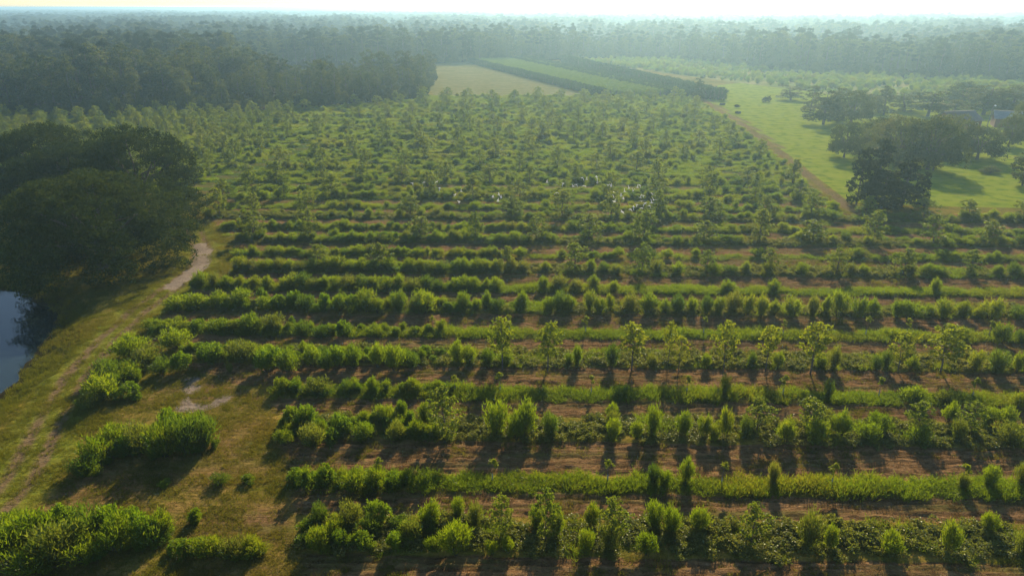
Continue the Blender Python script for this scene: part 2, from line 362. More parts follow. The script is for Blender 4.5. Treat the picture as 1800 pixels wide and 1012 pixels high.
# ------------------------------------------------------------------ plant prototypes: (part name, Geo, material)
def on_sphere(rng, n, up=0.0):
    v = rng.normal(size=(n, 3)); v[:, 2] += up; return v/np.linalg.norm(v, axis=1)[:, None]
def crown_geo(rng, lobes, n, L, W, clump=0.55, per=14, shell=0.5, outw=0.6, droop=-0.1, up=0.25):
    g = Geo(); vol = np.array([a[3]*a[4]+a[3]*a[5] for a in lobes]); vol = vol/vol.sum()
    for a, f in zip(lobes, vol):
        k = max(2, int(n*f/per)); s = on_sphere(rng, k, up)
        r = (shell + (1-shell)*rng.random(k)**0.5)[:, None]
        cc = np.array(a[:3]) + s*r*np.array(a[3:])
        c = np.repeat(cc, per, 0) + rng.normal(size=(k*per, 3))*clump*np.array([1, 1, .6])
        d = np.repeat(s, per, 0)*outw + rng.normal(size=(k*per, 3))*0.7; d[:, 2] += droop
        c[:, 2] = np.maximum(c[:, 2], 0.15)
        g.leaves(c, d, L*(0.7+0.6*rng.random(k*per)), W*(0.7+0.6*rng.random(k*per)), rng)
    return g
def limb(g, rng, a, b, r0, r1, sag=0.1, sides=5, k=5):
    a = np.array(a, float); b = np.array(b, float); t = np.linspace(0, 1, k)[:, None]
    p = a + (b-a)*t; p[:, 2] += np.sin(np.pi*t[:, 0])*sag*np.linalg.norm(b-a)
    p[1:-1] += rng.normal(size=(k-2, 3))*0.04*np.linalg.norm(b-a)
    g.tube(p, np.linspace(r0, r1, k), sides)

def shrub_proto(seed, h=2.0, w=1.6, kind=0, mat='shrub'):
    """feathery domed shrub: upright plumes on dark stems (kind 1: leggy with bare stems, kind 2: low and wide)"""
    rng = np.random.default_rng(seed); f = Geo(); s = Geo()
    nP = 165
    lob = rng.uniform(0, 6.28, 3)
    th = rng.uniform(0, 2*np.pi, nP); rr = np.sqrt(rng.random(nP))
    prof = np.sqrt(np.clip(1-rr**2.4, 0, 1))
    edge = 1 + 0.16*np.sin(2*th+lob[0]) + 0.12*np.sin(3*th+lob[1])
    top = h*(0.42 + 0.58*prof)*(0.90 + 0.12*np.sin(th*2+lob[2])) * rng.uniform(0.86, 1.03, nP)
    tip = np.stack([np.cos(th)*rr*w*.5*edge, np.sin(th)*rr*w*.5*edge, top], 1)
    base = tip*np.array([0.25, 0.25, 0]) + rng.normal(size=(nP, 3))*np.array([.06, .06, 0])
    lo = {0: 0.10, 1: 0.36, 2: 0.05}[kind]
    per = 11
    t = lo + (1-lo)*rng.random((nP, per))**.65
    bend = t**1.5
    P = base[:, None]*(1-bend)[..., None] + tip[:, None]*bend[..., None]; P[..., 2] = top[:, None]*t
    P = P.reshape(-1, 3) + rng.normal(size=(nP*per, 3))*np.array([.05, .05, .04])*w
    d = np.repeat(tip-base, per, 0); d /= np.linalg.norm(d, axis=1)[:, None]; d = d + rng.normal(size=d.shape)*0.38; d[:, 2] += 0.35
    f.blades(P, d, rng.uniform(.14, .34, len(P))*h/2, rng.uniform(.03, .065, len(P)), rng)
    for i in rng.choice(nP, 14, replace=False):
        s.tube([base[i]*0.6 + [0, 0, -0.1], base[i]*.6+(tip[i]-base[i])*[.35, .35, .45], tip[i]*[0.9, 0.9, 0.85]], [.022, .016, .006], 4)
    return [('foliage', f, M[mat]), ('stem', s, M['stem'])]
def weed_proto(seed, h=1.6, w=2.2):
    """leafy rank bush with several domes"""
    rng = np.random.default_rng(seed)
    lobes = [(0, 0, h*.5, w*.3, w*.3, h*.42)]
    for i in range(7):
        a = rng.uniform(0, 6.28); q = w*.34*math.sqrt(rng.random()); z = rng.uniform(.3, .62)*h
        lobes.append((math.cos(a)*q, math.sin(a)*q, z, w*rng.uniform(.14, .22), w*rng.uniform(.14, .22), h*rng.uniform(.22, .36)))
    f = crown_geo(rng, lobes, 2300, .2, .06, .07, 9, .4, .35, .9, .3)
    s = Geo()
    for a in lobes[1:]: limb(s, rng, (a[0]*.2, a[1]*.2, -.1), (a[0], a[1], a[2]), .02, .008, 0, 4, 3)
    return [('foliage', f, M['weed']), ('stem', s, M['stem'])]
def orchard_proto(seed, h=5.0, w=3.4, young=False, bare=0.30):
    rng = np.random.default_rng(seed); tk = Geo(); p = [(0, 0, -.15)]
    for i in range(1, 6): p.append((rng.normal()*.05*i, rng.normal()*.05*i, h*.9*i/5))
    tk.tube(p, [.085, .07, .058, .045, .03, .012], 6)
    lobes = []
    for i in range(16):
        t = (i+.5)/16; z = h*(bare+(.93-bare)*t)
        f = math.sin(math.pi*(.14+.74*t))**.8*(1.0 if t < .6 else 1.0-.35*(t-.6))
        a = i*2.39996+rng.normal()*.4; q = w*.5*f*rng.uniform(.45, .85)
        e = np.array([math.cos(a)*q, math.sin(a)*q, z])
        limb(tk, rng, (0, 0, max(.7, z-q*.6)), e, .028, .008, .05, 4, 4)
        s = w*rng.uniform(.13, .2); lobes.append((*e, s, s, s*rng.uniform(.6, .9)))
    lobes.append((0, 0, h*.93, w*.12, w*.12, h*.07)); lobes.append((0, 0, h*.65, w*.2, w*.2, h*.12))
    c = crown_geo(rng, lobes, 1600 if young else 2100, .27, .13, .10, 10, .3, .4, -.3, .15)
    return [('trunk', tk, M['greybark'] if young else M['bark']), ('crown', c, M['young'] if young else M['pecan'])]
def sapling_proto(seed):
    rng = np.random.default_rng(seed); tk = Geo(); g = Geo()
    tk.tube([(0, 0, -.1), (.02, 0, 1), (.03, .02, 2.1)], [.025, .02, .008], 5)
    lobes = [(.03, .02, 2.0, .25, .25, .22)] + [(rng.normal()*.2, rng.normal()*.2, rng.uniform(1.4, 2.1), .16, .16, .15) for _ in range(4)]
    c = crown_geo(rng, lobes, 260, .2, .08, .05, 6, .3, .5, -.1, .1)
    g.tube([(0, 0, -.05), (0, 0, .4), (0, 0, .8)], [.05, .05, .05], 8)
    return [('stem', tk, M['greybark']), ('crown', c, M['young']), ('tree_guard', g, M['guard'])]
def oak_proto(seed, rad=14.0, h=16.5, n=80000, skirt=0.07, flat=0.75, trunk=.75, L=.34, W=.19, mat='oak'):
    rng = np.random.default_rng(seed); tk = Geo(); th = h*.24
    tk.tube([(0, 0, -.4), (0, 0, .5), (.1, 0, th*.6), (0, .1, th*1.1)], [trunk*1.35, trunk, trunk*.85, trunk*.7], 10)
    lobes = []
    for i in range(36):
        a = i*2.39996+rng.normal()*.25; q = math.sqrt((i+.5)/36)
        rr = rad*q*rng.uniform(.82, .98)*(1+.1*math.sin(3*a+seed))
        zt = h*(skirt+(1-skirt)*(max(0.0, 1-q**2.2))**.5*flat + rng.uniform(-.02, .06))+h*(1-flat)*.35*(1-q*.4)
        s = rad*rng.uniform(.13, .27)
        lobes.append((math.cos(a)*rr*.88, math.sin(a)*rr*.88, max(1.4, zt-s*.35), s, s, s*.62))
        if q > .4: lobes.append((math.cos(a)*rr*rng.uniform(.68, .92), math.sin(a)*rr*rng.uniform(.68, .92), max(1.0, zt*rng.uniform(.3, .6)), s*.9, s*.9, s*.6))
        if q > .62: lobes.append((math.cos(a)*rr*rng.uniform(.8, .95), math.sin(a)*rr*rng.uniform(.8, .95), h*rng.uniform(.06, .16) if h > 12 else h*.28, s*.8, s*.8, s*.6))
        if i % 3 == 0: limb(tk, rng, (0, 0, th*rng.uniform(.7, 1.05)), (math.cos(a)*rr*.8, math.sin(a)*rr*.8, max(1.8, zt-s*.5)), trunk*.38, .06, .10, 6, 6)
    c = crown_geo(rng, lobes, n, L, W, .34, 20, .68, .55, .0, .55)
    return [('trunk', tk, M['bark']), ('crown', c, M[mat])]
def wood_proto(seed, h=20.0, w=9.0, n=4800, low=.12, mat='wood', L=.58, W=.30, nl=14):
    """tall uneven woodland tree: a few large separate foliage masses on a forked trunk"""
    rng = np.random.default_rng(seed); tk = Geo()
    bx, by = rng.normal(size=2)*.5
    tk.tube([(0, 0, -.4), (bx*.3, by*.3, h*.3), (bx, by, h*.6), (bx*1.2, by*1.2, h*.9)], [.38, .3, .2, .05], 7)
    lobes = []
    for i in range(nl):
        t = (i+.5)/nl; z = h*(low+(.92-low)*t); a = i*2.39996+rng.normal()*.5
        q = w*.5*(.4+.6*math.sin(math.pi*min(1, t*.8+.15)))*rng.uniform(.3, .9)*(1-.3*t)
        s = w*rng.uniform(.13, .30)*(1-.2*t)
        lobes.append((bx*t+math.cos(a)*q, by*t+math.sin(a)*q, z, s, s, s*rng.uniform(.55, .85)))
        if i % 2: limb(tk, rng, (bx*t*.8, by*t*.8, max(1, z-q*.7)), lobes[-1][:3], .12, .03, .03, 5, 4)
    c = crown_geo(rng, lobes, n, L, W, .34, 12, .55, .5, -.05, .5)
    return [('trunk', tk, M['greybark']), ('crown', c, M[mat])]
def pine_proto(seed, h=23.0, n=4200):
    rng = np.random.default_rng(seed); tk = Geo()
    bx, by = rng.normal(size=2)*.4
    tk.tube([(0, 0, -.4), (bx*.4, by*.4, h*.4), (bx, by, h*.75), (bx, by, h*.97)], [.32, .26, .17, .04], 7)
    lobes = []
    for i in range(15):
        t = rng.uniform(.52, .97); a = i*2.4+rng.normal()*.5; q = (3.6*(1-t)/.45+.7)*rng.uniform(.5, 1.0)
        e = (bx+math.cos(a)*q, by+math.sin(a)*q, h*t)
        limb(tk, rng, (bx*t, by*t, h*t-.6), e, .07, .02, .05, 4, 3)
        s = rng.uniform(.9, 1.6); lobes.append((*e, s, s, s*.55))
    lobes.append((bx, by, h*.96, 1.2, 1.2, 1.2))
    c = crown_geo(rng, lobes, n, .5, .2, .3, 12, .35, .6, .1, .4)
    return [('trunk', tk, M['bark']), ('crown', c, M['pine'])]
def grass_patch(seed, n=170, h=1.15, r=.55, mat='grass', wd=.045):
    rng = np.random.default_rng(seed); g = Geo()
    c = rng.uniform(-r, r, (26, 2)); q = rng.integers(0, 26, n)
    b = np.zeros((n, 3)); b[:, :2] = c[q]+rng.normal(size=(n, 2))*.09; b[:, 2] = -.08
    d = np.zeros((n, 3)); d[:, :2] = (b[:, :2]-c[q])*1.6+rng.normal(size=(n, 2))*.16; d[:, 2] = 1
    L = h*(.55+.45*rng.random(26))[q]*rng.uniform(.7, 1.05, n)
    g.blades(b, d, L, rng.uniform(.6, 1.3, n)*wd, rng)
    b2 = b+d/np.linalg.norm(d, axis=1)[:, None]*L[:, None]*rng.uniform(.25, .8, (n, 1)); d2 = d+rng.normal(size=d.shape)*.5
    g.blades(b2, d2, L*.35, wd, rng)
    return [('blades', g, M[mat])]
def vine_patch(seed):
    rng = np.random.default_rng(seed)
    lobes = [(rng.uniform(-.5, .5), rng.uniform(-.5, .5), rng.uniform(.08, .3), rng.uniform(.22, .4), rng.uniform(.22, .4), rng.uniform(.18, .38)) for _ in range(6)]
    return [('leaves', crown_geo(rng, lobes, 620, .13, .09, .07, 8, .6, .4, .05, .7), M['vine'])]

def parts_meshes(nm, parts): return [(p, g.mesh(nm + '_' + p, m)) for p, g, m in parts]
def joined_mesh(nm, parts): return joined(nm, [(g, m) for p, g, m in parts])
SHR = [shrub_proto(10+i, 2.0, 1.6, k, m) for i, (k, m) in enumerate(((0, 'shrub'), (0, 'shrub'), (1, 'shrub'), (2, 'shrub_olive'), (0, 'shrub_dark'), (1, 'shrub')))]
WEE = [weed_proto(40+i) for i in range(3)]
ORC = [orchard_proto(60+i, 5.0, 3.4, False, .18) for i in range(4)]
YNG = [orchard_proto(70+i, 5.0, 3.2, True, .36) for i in range(3)]
SAP = [sapling_proto(80+i) for i in range(2)]
OAK = [oak_proto(90), oak_proto(91, 14, 16.5, 56000)]
YARD = [oak_proto(95, 7.5, 9.0, 16000, .20, .95, .4, .36, .2, 'wood'), oak_proto(96, 7.5, 9.0, 15000, .22, .9, .4, .36, .2, 'wood')]
WOD = [wood_proto(100, 20, 9), wood_proto(101, 20, 11, 6000), wood_proto(102, 20, 8), wood_proto(103, 20, 10, 5500, .2), wood_proto(104, 20, 8.5, 4500, .05)]
DRK = [wood_proto(110, 20, 11, 6500, .04, 'wood_dark', .62, .34, 13), wood_proto(111, 20, 8, 5000, .04, 'wood_dark', .62, .34, 13)]
PIN = [pine_proto(120), pine_proto(121)]
PLT = [wood_proto(130, 4.5, 3.0, 900, .05, 'plot', .34, .2), wood_proto(131, 4.5, 3.2, 900, .05, 'plot', .34, .2)]
PLL = [wood_proto(132, 4.5, 3.2, 900, .05, 'plot_light', .34, .2), wood_proto(133, 4.5, 3.0, 900, .05, 'plot_light', .34, .2)]
GRS = [grass_patch(140+i) for i in range(4)]
SGR = [grass_patch(150+i, 150, .28, .6, 'shortgrass', .035) for i in range(3)]
VIN = [vine_patch(160+i) for i in range(4)]
PM = {}
for nm, L_ in (('shrub', SHR), ('weed', WEE), ('orchard_tree', ORC), ('young_orchard_tree', YNG), ('sapling', SAP), ('oak', OAK), ('yard_oak', YARD), ('woodland_tree', WOD), ('dark_tree', DRK), ('pine', PIN)):
    PM[nm] = [parts_meshes(nm, p) for p in L_]
def place(name, proto, loc, rz, sc, label, cat, group=None):
    e = bpy.data.objects.new(name, None); C.objects.link(e)
    e.empty_display_size = .3; e.location = loc; e.rotation_euler = (0, 0, rz); e.scale = sc if hasattr(sc, '__len__') else (sc, sc, sc)
    for pn, me in proto: obj(pn, me, e)
    return tag(e, label, cat, group)

def stuff(name, label, cat, protos, P, rz, S, idx):
    """one object of many instances on points"""
    col = bpy.data.collections.new(name + '_kinds')
    for i, me in enumerate(protos):
        col.objects.link(bpy.data.objects.new('%s_%02d' % (name, i), me))
    P = np.asarray(P, np.float32); n = len(P)
    me = bpy.data.meshes.new(name); me.vertices.add(n); me.vertices.foreach_set('co', P.ravel())
    S = np.asarray(S, np.float32)
    if S.ndim == 1: S = np.repeat(S[:, None], 3, 1)
    rot = np.zeros((n, 3), np.float32); rot[:, 2] = rz
    for an, ty, key, val in (('rot', 'FLOAT_VECTOR', 'vector', rot), ('scl', 'FLOAT_VECTOR', 'vector', S), ('idx', 'INT', 'value', np.asarray(idx, np.int32))):
        at = me.attributes.new(an, ty, 'POINT'); at.data.foreach_set(key, np.ascontiguousarray(val).ravel())
    o = obj(name, me); md = o.modifiers.new('scatter', 'NODES')
    t = bpy.data.node_groups.new(name + '_scatter', 'GeometryNodeTree'); md.node_group = t
    t.interface.new_socket('Geometry', in_out='INPUT', socket_type='NodeSocketGeometry'); t.interface.new_socket('Geometry', in_out='OUTPUT', socket_type='NodeSocketGeometry')
    g = NT(t); gi = g.n('NodeGroupInput'); go = g.n('NodeGroupOutput')
    ci = g.n('GeometryNodeCollectionInfo'); ci.inputs['Collection'].default_value = col; ci.inputs['Separate Children'].default_value = True; ci.inputs['Reset Children'].default_value = True
    ip = g.n('GeometryNodeInstanceOnPoints'); ip.inputs['Pick Instance'].default_value = True
    g.l(gi.outputs[0], ip.inputs['Points']); g.l(ci.outputs[0], ip.inputs['Instance'])
    for an, ty, so in (('rot', 'FLOAT_VECTOR', 'Rotation'), ('scl', 'FLOAT_VECTOR', 'Scale'), ('idx', 'INT', 'Instance Index')):
        na = g.n('GeometryNodeInputNamedAttribute', data_type=ty); na.inputs['Name'].default_value = an
        g.l([q for q in na.outputs if q.enabled and q.name == 'Attribute'][0], ip.inputs[so])
    g.l(ip.outputs[0], go.inputs[0])
    return tag(o, label, cat, None, 'stuff')

# ------------------------------------------------------------------ the ground
def masks(x, y):
    o, ye = orchard(x, y)
    k = np.floor((ye-ROW0)/PITCHROW); t = (ye-ROW0)-k*PITCHROW
    wd = np.where(k % 2 == 0, np.where(k < 6, 3.7, 3.2), 2.0)
    aisle = 1-sstep(-.5, .1, t)*sstep(wd+.5, wd-.1, t)
    aisle = np.where(t > wd, sstep(wd-.1, wd+.4, t)*sstep(PITCHROW+.3, PITCHROW-.2, t), 0)
    far = 1-.62*sstep(90, 160, y)
    soil = o*aisle*far
    # bare patches in the open ground by the row ends
    yard = sstep(-4, -1, x-np.interp(y, [35, 60, 75], [-40, -34, -36])) * sstep(76, 66, y) * (1-o)
    soil = np.maximum(soil, yard*(.22+.55*vnoise(x*.4, y, 3, 5))*(1-sstep(4.5, 2.5, seg_dist(x, y, TRACK))))
    lane = sstep(1.6, .5, seg_dist(x, y, LANE)+(vnoise(x, y, 4, 15)-.5)); 
    egret_lane = sstep(2.2, 1.0, np.abs(ye-140.5))*o*sstep(-25, 0, x)
    sand = sstep(.35, -.3, sdf(x, y, SAND)+.12+(vnoise(x, y, 1.1, 7)-.5)*1.3)
    sand = np.maximum(sand, sstep(1.9, .8, seg_dist(x, y, SANDTRACK)+(vnoise(x, y, 1.5, 8)-.5)*1.2))
    dtr = seg_dist(x, y, TRACK)
    rut = sstep(.8, .15, np.abs(dtr-1.0))*(.7+.8*vnoise(x, y, 6, 11))*sstep(140, 100, y)
    ditch = sstep(1.0, .2, seg_dist(x, y, LANE_DITCH))
    lawn = sstep(1, -1, sdf(x, y, LAWN)); hay = sstep(1.5, -1.5, sdf(x, y, HAY)); straw = np.maximum(sstep(4, -4, sdf(x, y, STRAW)), egret_lane*.8)
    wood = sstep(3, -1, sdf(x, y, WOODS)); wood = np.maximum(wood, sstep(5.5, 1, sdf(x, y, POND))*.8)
    return dict(soil=soil, sand=sand, rut=np.maximum(np.maximum(rut, ditch*.8), lane*(.35+.6*vnoise(x, y, 5, 16))), lawn=lawn, hay=hay, straw=straw, wood=wood, verge=sstep(4.2, 2.2, dtr+(vnoise(x, y, 3, 12)-.5)*1.5)*sstep(150, 120, y), track=dtr, lane=lane, veg=o)
def ground_piece(name, V, Q, mk, sel):
    Qs = Q[sel]; used = np.unique(Qs); re = np.full(len(V), -1); re[used] = np.arange(len(used))
    me = mesh_np(name, V[used], [re[Qs]], [M['ground']], None, True)
    for an, ch in (('m1', ('soil', 'veg', 'sand')), ('m2', ('lawn', 'hay', 'rut')), ('m3', ('wood', 'straw', 'verge'))):
        a = me.attributes.new(an, 'FLOAT_COLOR', 'POINT'); col = np.ones((len(used), 4), np.float32)
        for i, c in enumerate(ch): col[:, i] = mk[c][used]
        a.data.foreach_set('color', col.ravel())
    return me
def grid(x0, x1, y0, y1, st, sty=None):
    nx = int(round((x1-x0)/st))+1; ny = int(round((y1-y0)/(sty or st)))+1
    X, Y = np.meshgrid(np.linspace(x0, x1, nx), np.linspace(y0, y1, ny)); X = X.ravel(); Y = Y.ravel()
    i = np.arange(nx*ny).reshape(ny, nx); Q = np.stack([i[:-1, :-1], i[:-1, 1:], i[1:, 1:], i[1:, :-1]], -1).reshape(-1, 4)
    return X, Y, Q
gr_parts = {}
for (x0, x1, y0, y1, st, sty) in ((-150, 150, 10, 30, 1.0, 1.0), (-150, 150, 30, 90, .5, .2), (-150, 150, 90, 150, .5, .5), (-330, 330, 150, 660, 1.5, 1.5)):
    X, Y, Q = grid(x0, x1, y0, y1, st, sty); Z = height(X, Y); mk = masks(X, Y); V = np.stack([X, Y, Z], 1)
    cx, cy_ = X[Q].mean(1), Y[Q].mean(1)
    ml = mk['lawn'][Q].mean(1) > .5; mh = mk['hay'][Q].mean(1) > .5; mt = (mk['track'][Q].mean(1) < 2.0); mn = mk['lane'][Q].mean(1) > .5
    rest = ~(ml | mh | mt | mn)
    for nm, s in (('lawn', ml & ~mn), ('hay_field', mh & ~ml), ('farm_track', mt), ('dirt_lane', mn & ~mt), ('ground', rest)):
        if s.any(): gr_parts.setdefault(nm, []).append(ground_piece(nm, V, Q, mk, s))
LBL = {'lawn': ('sunlit mown yellow-green lawn around the farmyard trees', 'lawn'), 'hay_field': ('tan mown hay field between the wood and the dark plantation', 'field'),
       'farm_track': ('grassy two-rut farm track curving from the pond past the oaks', 'track'), 'dirt_lane': ('straight brown dirt lane along the right edge of the orchard', 'lane'),
       'ground': ('tilled brown soil and weedy grass floor of the orchard', 'ground')}
def outer():
    xs = [-30000, -330, -150, 150, 330, 30000]; ys = [-400, 10, 150, 660, 30000]; V = []; Q = []
    for j in range(4):
        for i in range(5):
            if (j == 1 and i == 2) or (j == 2 and 1 <= i <= 3): continue
            b = len(V); V += [(xs[i], ys[j], -.02), (xs[i+1], ys[j], -.02), (xs[i+1], ys[j+1], -.02), (xs[i], ys[j+1], -.02)]; Q.append((b, b+1, b+2, b+3))
    V = np.array(V, float); Q = np.array(Q); z = np.zeros(len(V)); mk = {k: z for k in 'soil veg sand lawn hay rut straw verge'.split()}; mk['wood'] = (V[:, 1] > 600)*.75
    return ground_piece('ground', V, Q, mk, np.ones(len(Q), bool))
def merge_meshes(name, ms):
    if len(ms) == 1: return ms[0]
    import bmesh
    bm = bmesh.new()
    for m in ms: bm.from_mesh(m)
    me = bpy.data.meshes.new(name); bm.to_mesh(me); bm.free(); me.materials.append(M['ground'])
    return me
for nm, ms in gr_parts.items():
    if nm == 'ground': ms = ms + [outer()]
    tag(obj(nm, merge_meshes(nm, ms)), LBL[nm][0], LBL[nm][1], None, 'structure')
pc = np.mean(POND, 0); pp = [tuple(pc+(np.array(p)-pc)*(1+3.6/np.linalg.norm(np.array(p)-pc))) for p in POND]
tag(obj('pond', mesh_np('pond', [(x, y, -1.5) for x, y in pp], [np.arange(len(pp))[None, :]], [M['water']])), 'still dark blue pond reflecting the oaks at the left edge', 'pond', None, 'structure')
def zat(x, y): return float(height(np.array([x]), np.array([y]))[0])

# ------------------------------------------------------------------ the orchard
rng = np.random.default_rng(7); rnd = random.Random(5)
# surveyed shrubs of the near rows: position, height and width as read off the photograph
SURVEY = {
0: [(563,923,40,36),(560,966,42,46),(600,962,36,44),(640,966,36,52),(620,925,46,50),(665,922,46,56),(696,967,38,40),(590,945,40,40),(650,942,40,44),(725,950,40,44),(757,927,46,40),(805,914,44,27),(836,929,50,30),(800,974,56,60),(864,975,26,26),(893,972,30,26),(943,931,46,32),(978,946,54,30),(1040,931,48,32),(1030,976,48,36),(1072,972,56,48),(1137,976,40,42),(1150,932,52,40),(1178,938,50,40),(1227,937,46,36),(1418,966,74,48),(1455,971,50,28),(1563,978,42,42),(1665,976,60,34),(1735,937,36,30),(1796,980,46,42)],
1: [(532,861,40,40),(570,859,42,50),(622,862,40,50),(660,862,42,42),(694,860,28,40),(1148,852,36,28),(1205,852,52,28),(1167,858,34,30),(1357,854,46,24),(1735,858,42,32),(1796,858,52,42),(1690,862,30,26)],
2: [(541,752,44,54),(502,782,26,40),(551,784,42,54),(512,748,36,40),(600,765,38,50),(586,780,30,46),(640,774,34,46),(679,744,32,46),(708,737,36,30),(698,774,36,38),(733,770,32,28),(722,750,30,28),(748,748,44,28),(873,768,68,48),(906,774,40,36),(921,766,62,50),(967,770,46,34),(1075,737,32,22),(1076,779,46,32),(1076,754,34,28),(1118,774,36,28),(1146,772,62,34),(1200,767,48,30),(1236,772,46,26),(1253,777,36,28),(1273,774,62,24),(1309,772,42,28),(1380,780,46,38),(1431,782,48,50),(1449,750,36,26),(1473,772,50,38),(1542,760,34,46),(1522,777,36,46),(1614,782,34,40),(1666,745,38,28),(1681,778,44,30),(1735,748,34,34),(1763,748,32,42),(1775,783,42,60)],
3: [(496,690,26,30),(522,692,26,34),(560,693,28,54),(611,694,26,30),(656,692,30,26),(730,694,28,28),(770,694,26,26),(1090,702,24,40),(1272,704,46,20),(1453,708,44,18),(1603,710,30,46),(1660,712,26,40),(1790,716,28,36)],
4: [(232,626,42,70),(310,612,36,60),(262,640,36,60),(285,656,30,40),(321,651,38,46),(376,637,38,66),(428,636,38,60),(405,656,20,14),(470,651,46,60),(506,653,42,50),(550,646,38,34),(575,650,34,36),(596,647,44,36),(623,646,42,36),(665,647,46,30),(696,651,50,40),(723,649,32,34),(805,641,46,32),(826,642,36,30),(858,642,32,28),(888,644,32,32),(1014,646,42,20),(1000,642,22,18),(1075,648,48,26),(1145,646,26,26),(1240,648,26,20),(1320,648,30,18),(1365,650,32,22),(1440,650,30,26),(1463,652,48,24),(1540,652,28,24),(1555,651,40,18),(1600,652,26,24),(1712,653,40,26),(1750,656,48,36),(1786,655,40,22)],
5: [(272,580,20,40),(312,582,22,44),(348,583,22,44),(386,585,24,44),(412,586,22,30),(441,583,32,50),(480,583,32,46),(515,578,24,18),(531,592,30,34),(566,592,24,34),(606,591,32,36),(660,592,22,32),(1690,602,28,36),(1756,604,40,34),(1795,606,26,30)],
6: [(312,546,28,50),(346,543,28,44),(386,542,30,42),(426,538,32,46),(463,533,30,26),(471,547,26,36),(492,547,32,36),(516,543,34,34),(541,547,32,34),(571,547,36,36),(600,547,34,34),(622,547,34,34),(646,548,44,36),(666,550,28,28),(701,548,38,34),(730,550,28,30),(747,549,40,52),(815,547,36,28),(855,547,36,20),(873,549,26,28),(918,548,38,24),(914,552,28,32),(965,548,28,30),(984,550,40,36),(1001,549,30,28),(1035,550,42,22),(1053,553,32,30),(1072,548,32,16),(1107,552,38,34),(1139,553,38,40),(1169,553,28,24),(1190,553,38,30),(1216,552,30,22),(1241,553,36,26),(1262,554,34,26),(1286,552,42,34),(1311,556,40,30),(1336,558,42,28),(1359,556,28,24),(1391,558,38,38),(1427,558,42,24),(1450,556,38,16),(1473,557,50,32),(1508,558,42,28),(1531,556,32,26),(1575,558,34,26),(1598,561,34,42),(1630,558,24,22),(1656,561,38,32),(1691,559,32,30),(1718,560,22,24),(1741,563,42,36),(1790,562,26,40)]}
def look(h, wd): return 'tall slim' if h > 1.45*wd else ('broad' if wd > 1.05*h else 'rounded')
CENT = ['bottom', 'second', 'third', 'fourth', 'fifth', 'sixth', 'seventh', 'eighth', 'ninth']
shr_rows = {}
for k, L_ in SURVEY.items():
    for u, v, hp, wp in L_:
        x, y = gp(u, v); shr_rows.setdefault(k, []).append((x, y, up_h(u, v, hp)*.95, w_at(u, v, wp)*.96, u))
for k in (7, 8):
    x = row_x0(k)+.5
    while x < min(row_x1(k), .8*(ROW0+PITCHROW*k)):
        dense = x < -6 if k == 7 else x < 0
        if rnd.random() < (.95 if dense else .62):
            wd = rnd.uniform(1.5, 2.6) if dense else rnd.uniform(1.1, 2.2)
            shr_rows.setdefault(k, []).append((x, float(row_front(k, x))+rnd.uniform(.5, 1.3), rnd.uniform(1.5, 2.3)*(1.05 if dense else .95), wd*1.1, 0))
        x += rnd.uniform(1.3, 2.0) if dense else rnd.uniform(1.5, 3.4)
for k in sorted(shr_rows):
    for i, (x, y, h, wd, u) in enumerate(sorted(shr_rows[k])):
        weedy = (u and u < 730 and rnd.random() < .35)
        pr = rnd.choice(PM['weed']) if weedy else rnd.choice(PM['shrub'])
        sc = (wd/2.2, wd/2.2, h/1.6) if weedy else (wd/1.6, wd/1.6, h/2.0)
        row = 'bottom row' if k == 0 else CENT[k]+' row from the bottom'
        place('shrub', pr, (x, y, zat(x, y)-.03), rnd.uniform(0, 6.28), sc, '%s feathery green shrub, %s from the left in the %s' % (look(h, wd), ordw(i+1), row), 'shrub', 'shrubs in the planted rows')
# bushes on the open ground between the track and the row ends
OPEN = [(20,985,60,70),(60,965,62,80),(105,985,66,80),(30,945,46,60),(95,945,52,70),(150,950,58,70),(190,935,48,60),(150,985,40,60),(210,965,56,60),(255,960,60,60),(285,940,42,40),(235,930,40,50),(60,1005,50,80),
        (250,790,50,56),(290,800,62,60),(330,795,66,60),(362,785,60,50),(300,770,50,60),(225,800,36,50),(170,812,46,50),(200,785,40,50),(150,835,36,44),(345,765,40,50),
        (388,850,22,20),(440,848,18,18),(290,853,14,16),
        (330,972,26,44),(370,976,34,48),(410,978,34,48),(445,972,28,36),(345,915,26,24),
        (180,700,44,60),(222,700,26,50),(206,682,30,28),(228,668,32,46),(190,668,40,50),(160,715,30,40),(215,645,40,50)]
WH = [('beside the track in the bottom left corner', 0, 13), ('in the dark clump left of the row ends', 13, 23), ('alone on the bare ground', 23, 26), ('in the low clump before the bottom row', 26, 31), ('beside the track above the sand patch', 31, 37)]
for ph, a, b in WH:
    for i, (u, v, hp, wp) in enumerate(sorted(OPEN[a:b])):
        x, y = gp(u, v); h = up_h(u, v, hp); wd = w_at(u, v, wp)*1.1
        if a == 23: h *= .8; wd *= 1.7
        weedy = rnd.random() < .3; pr = rnd.choice(PM['weed']) if weedy else rnd.choice(PM['shrub'])
        place('bush', pr, (x, y, zat(x, y)-.03), rnd.uniform(0, 6.28), (wd/2.2, wd/2.2, h/1.6) if weedy else (wd/1.6, wd/1.6, h/2), 'bright green bush %s, %s from the left' % (ph, ordw(i+1)), 'bush', 'bushes on the open ground')
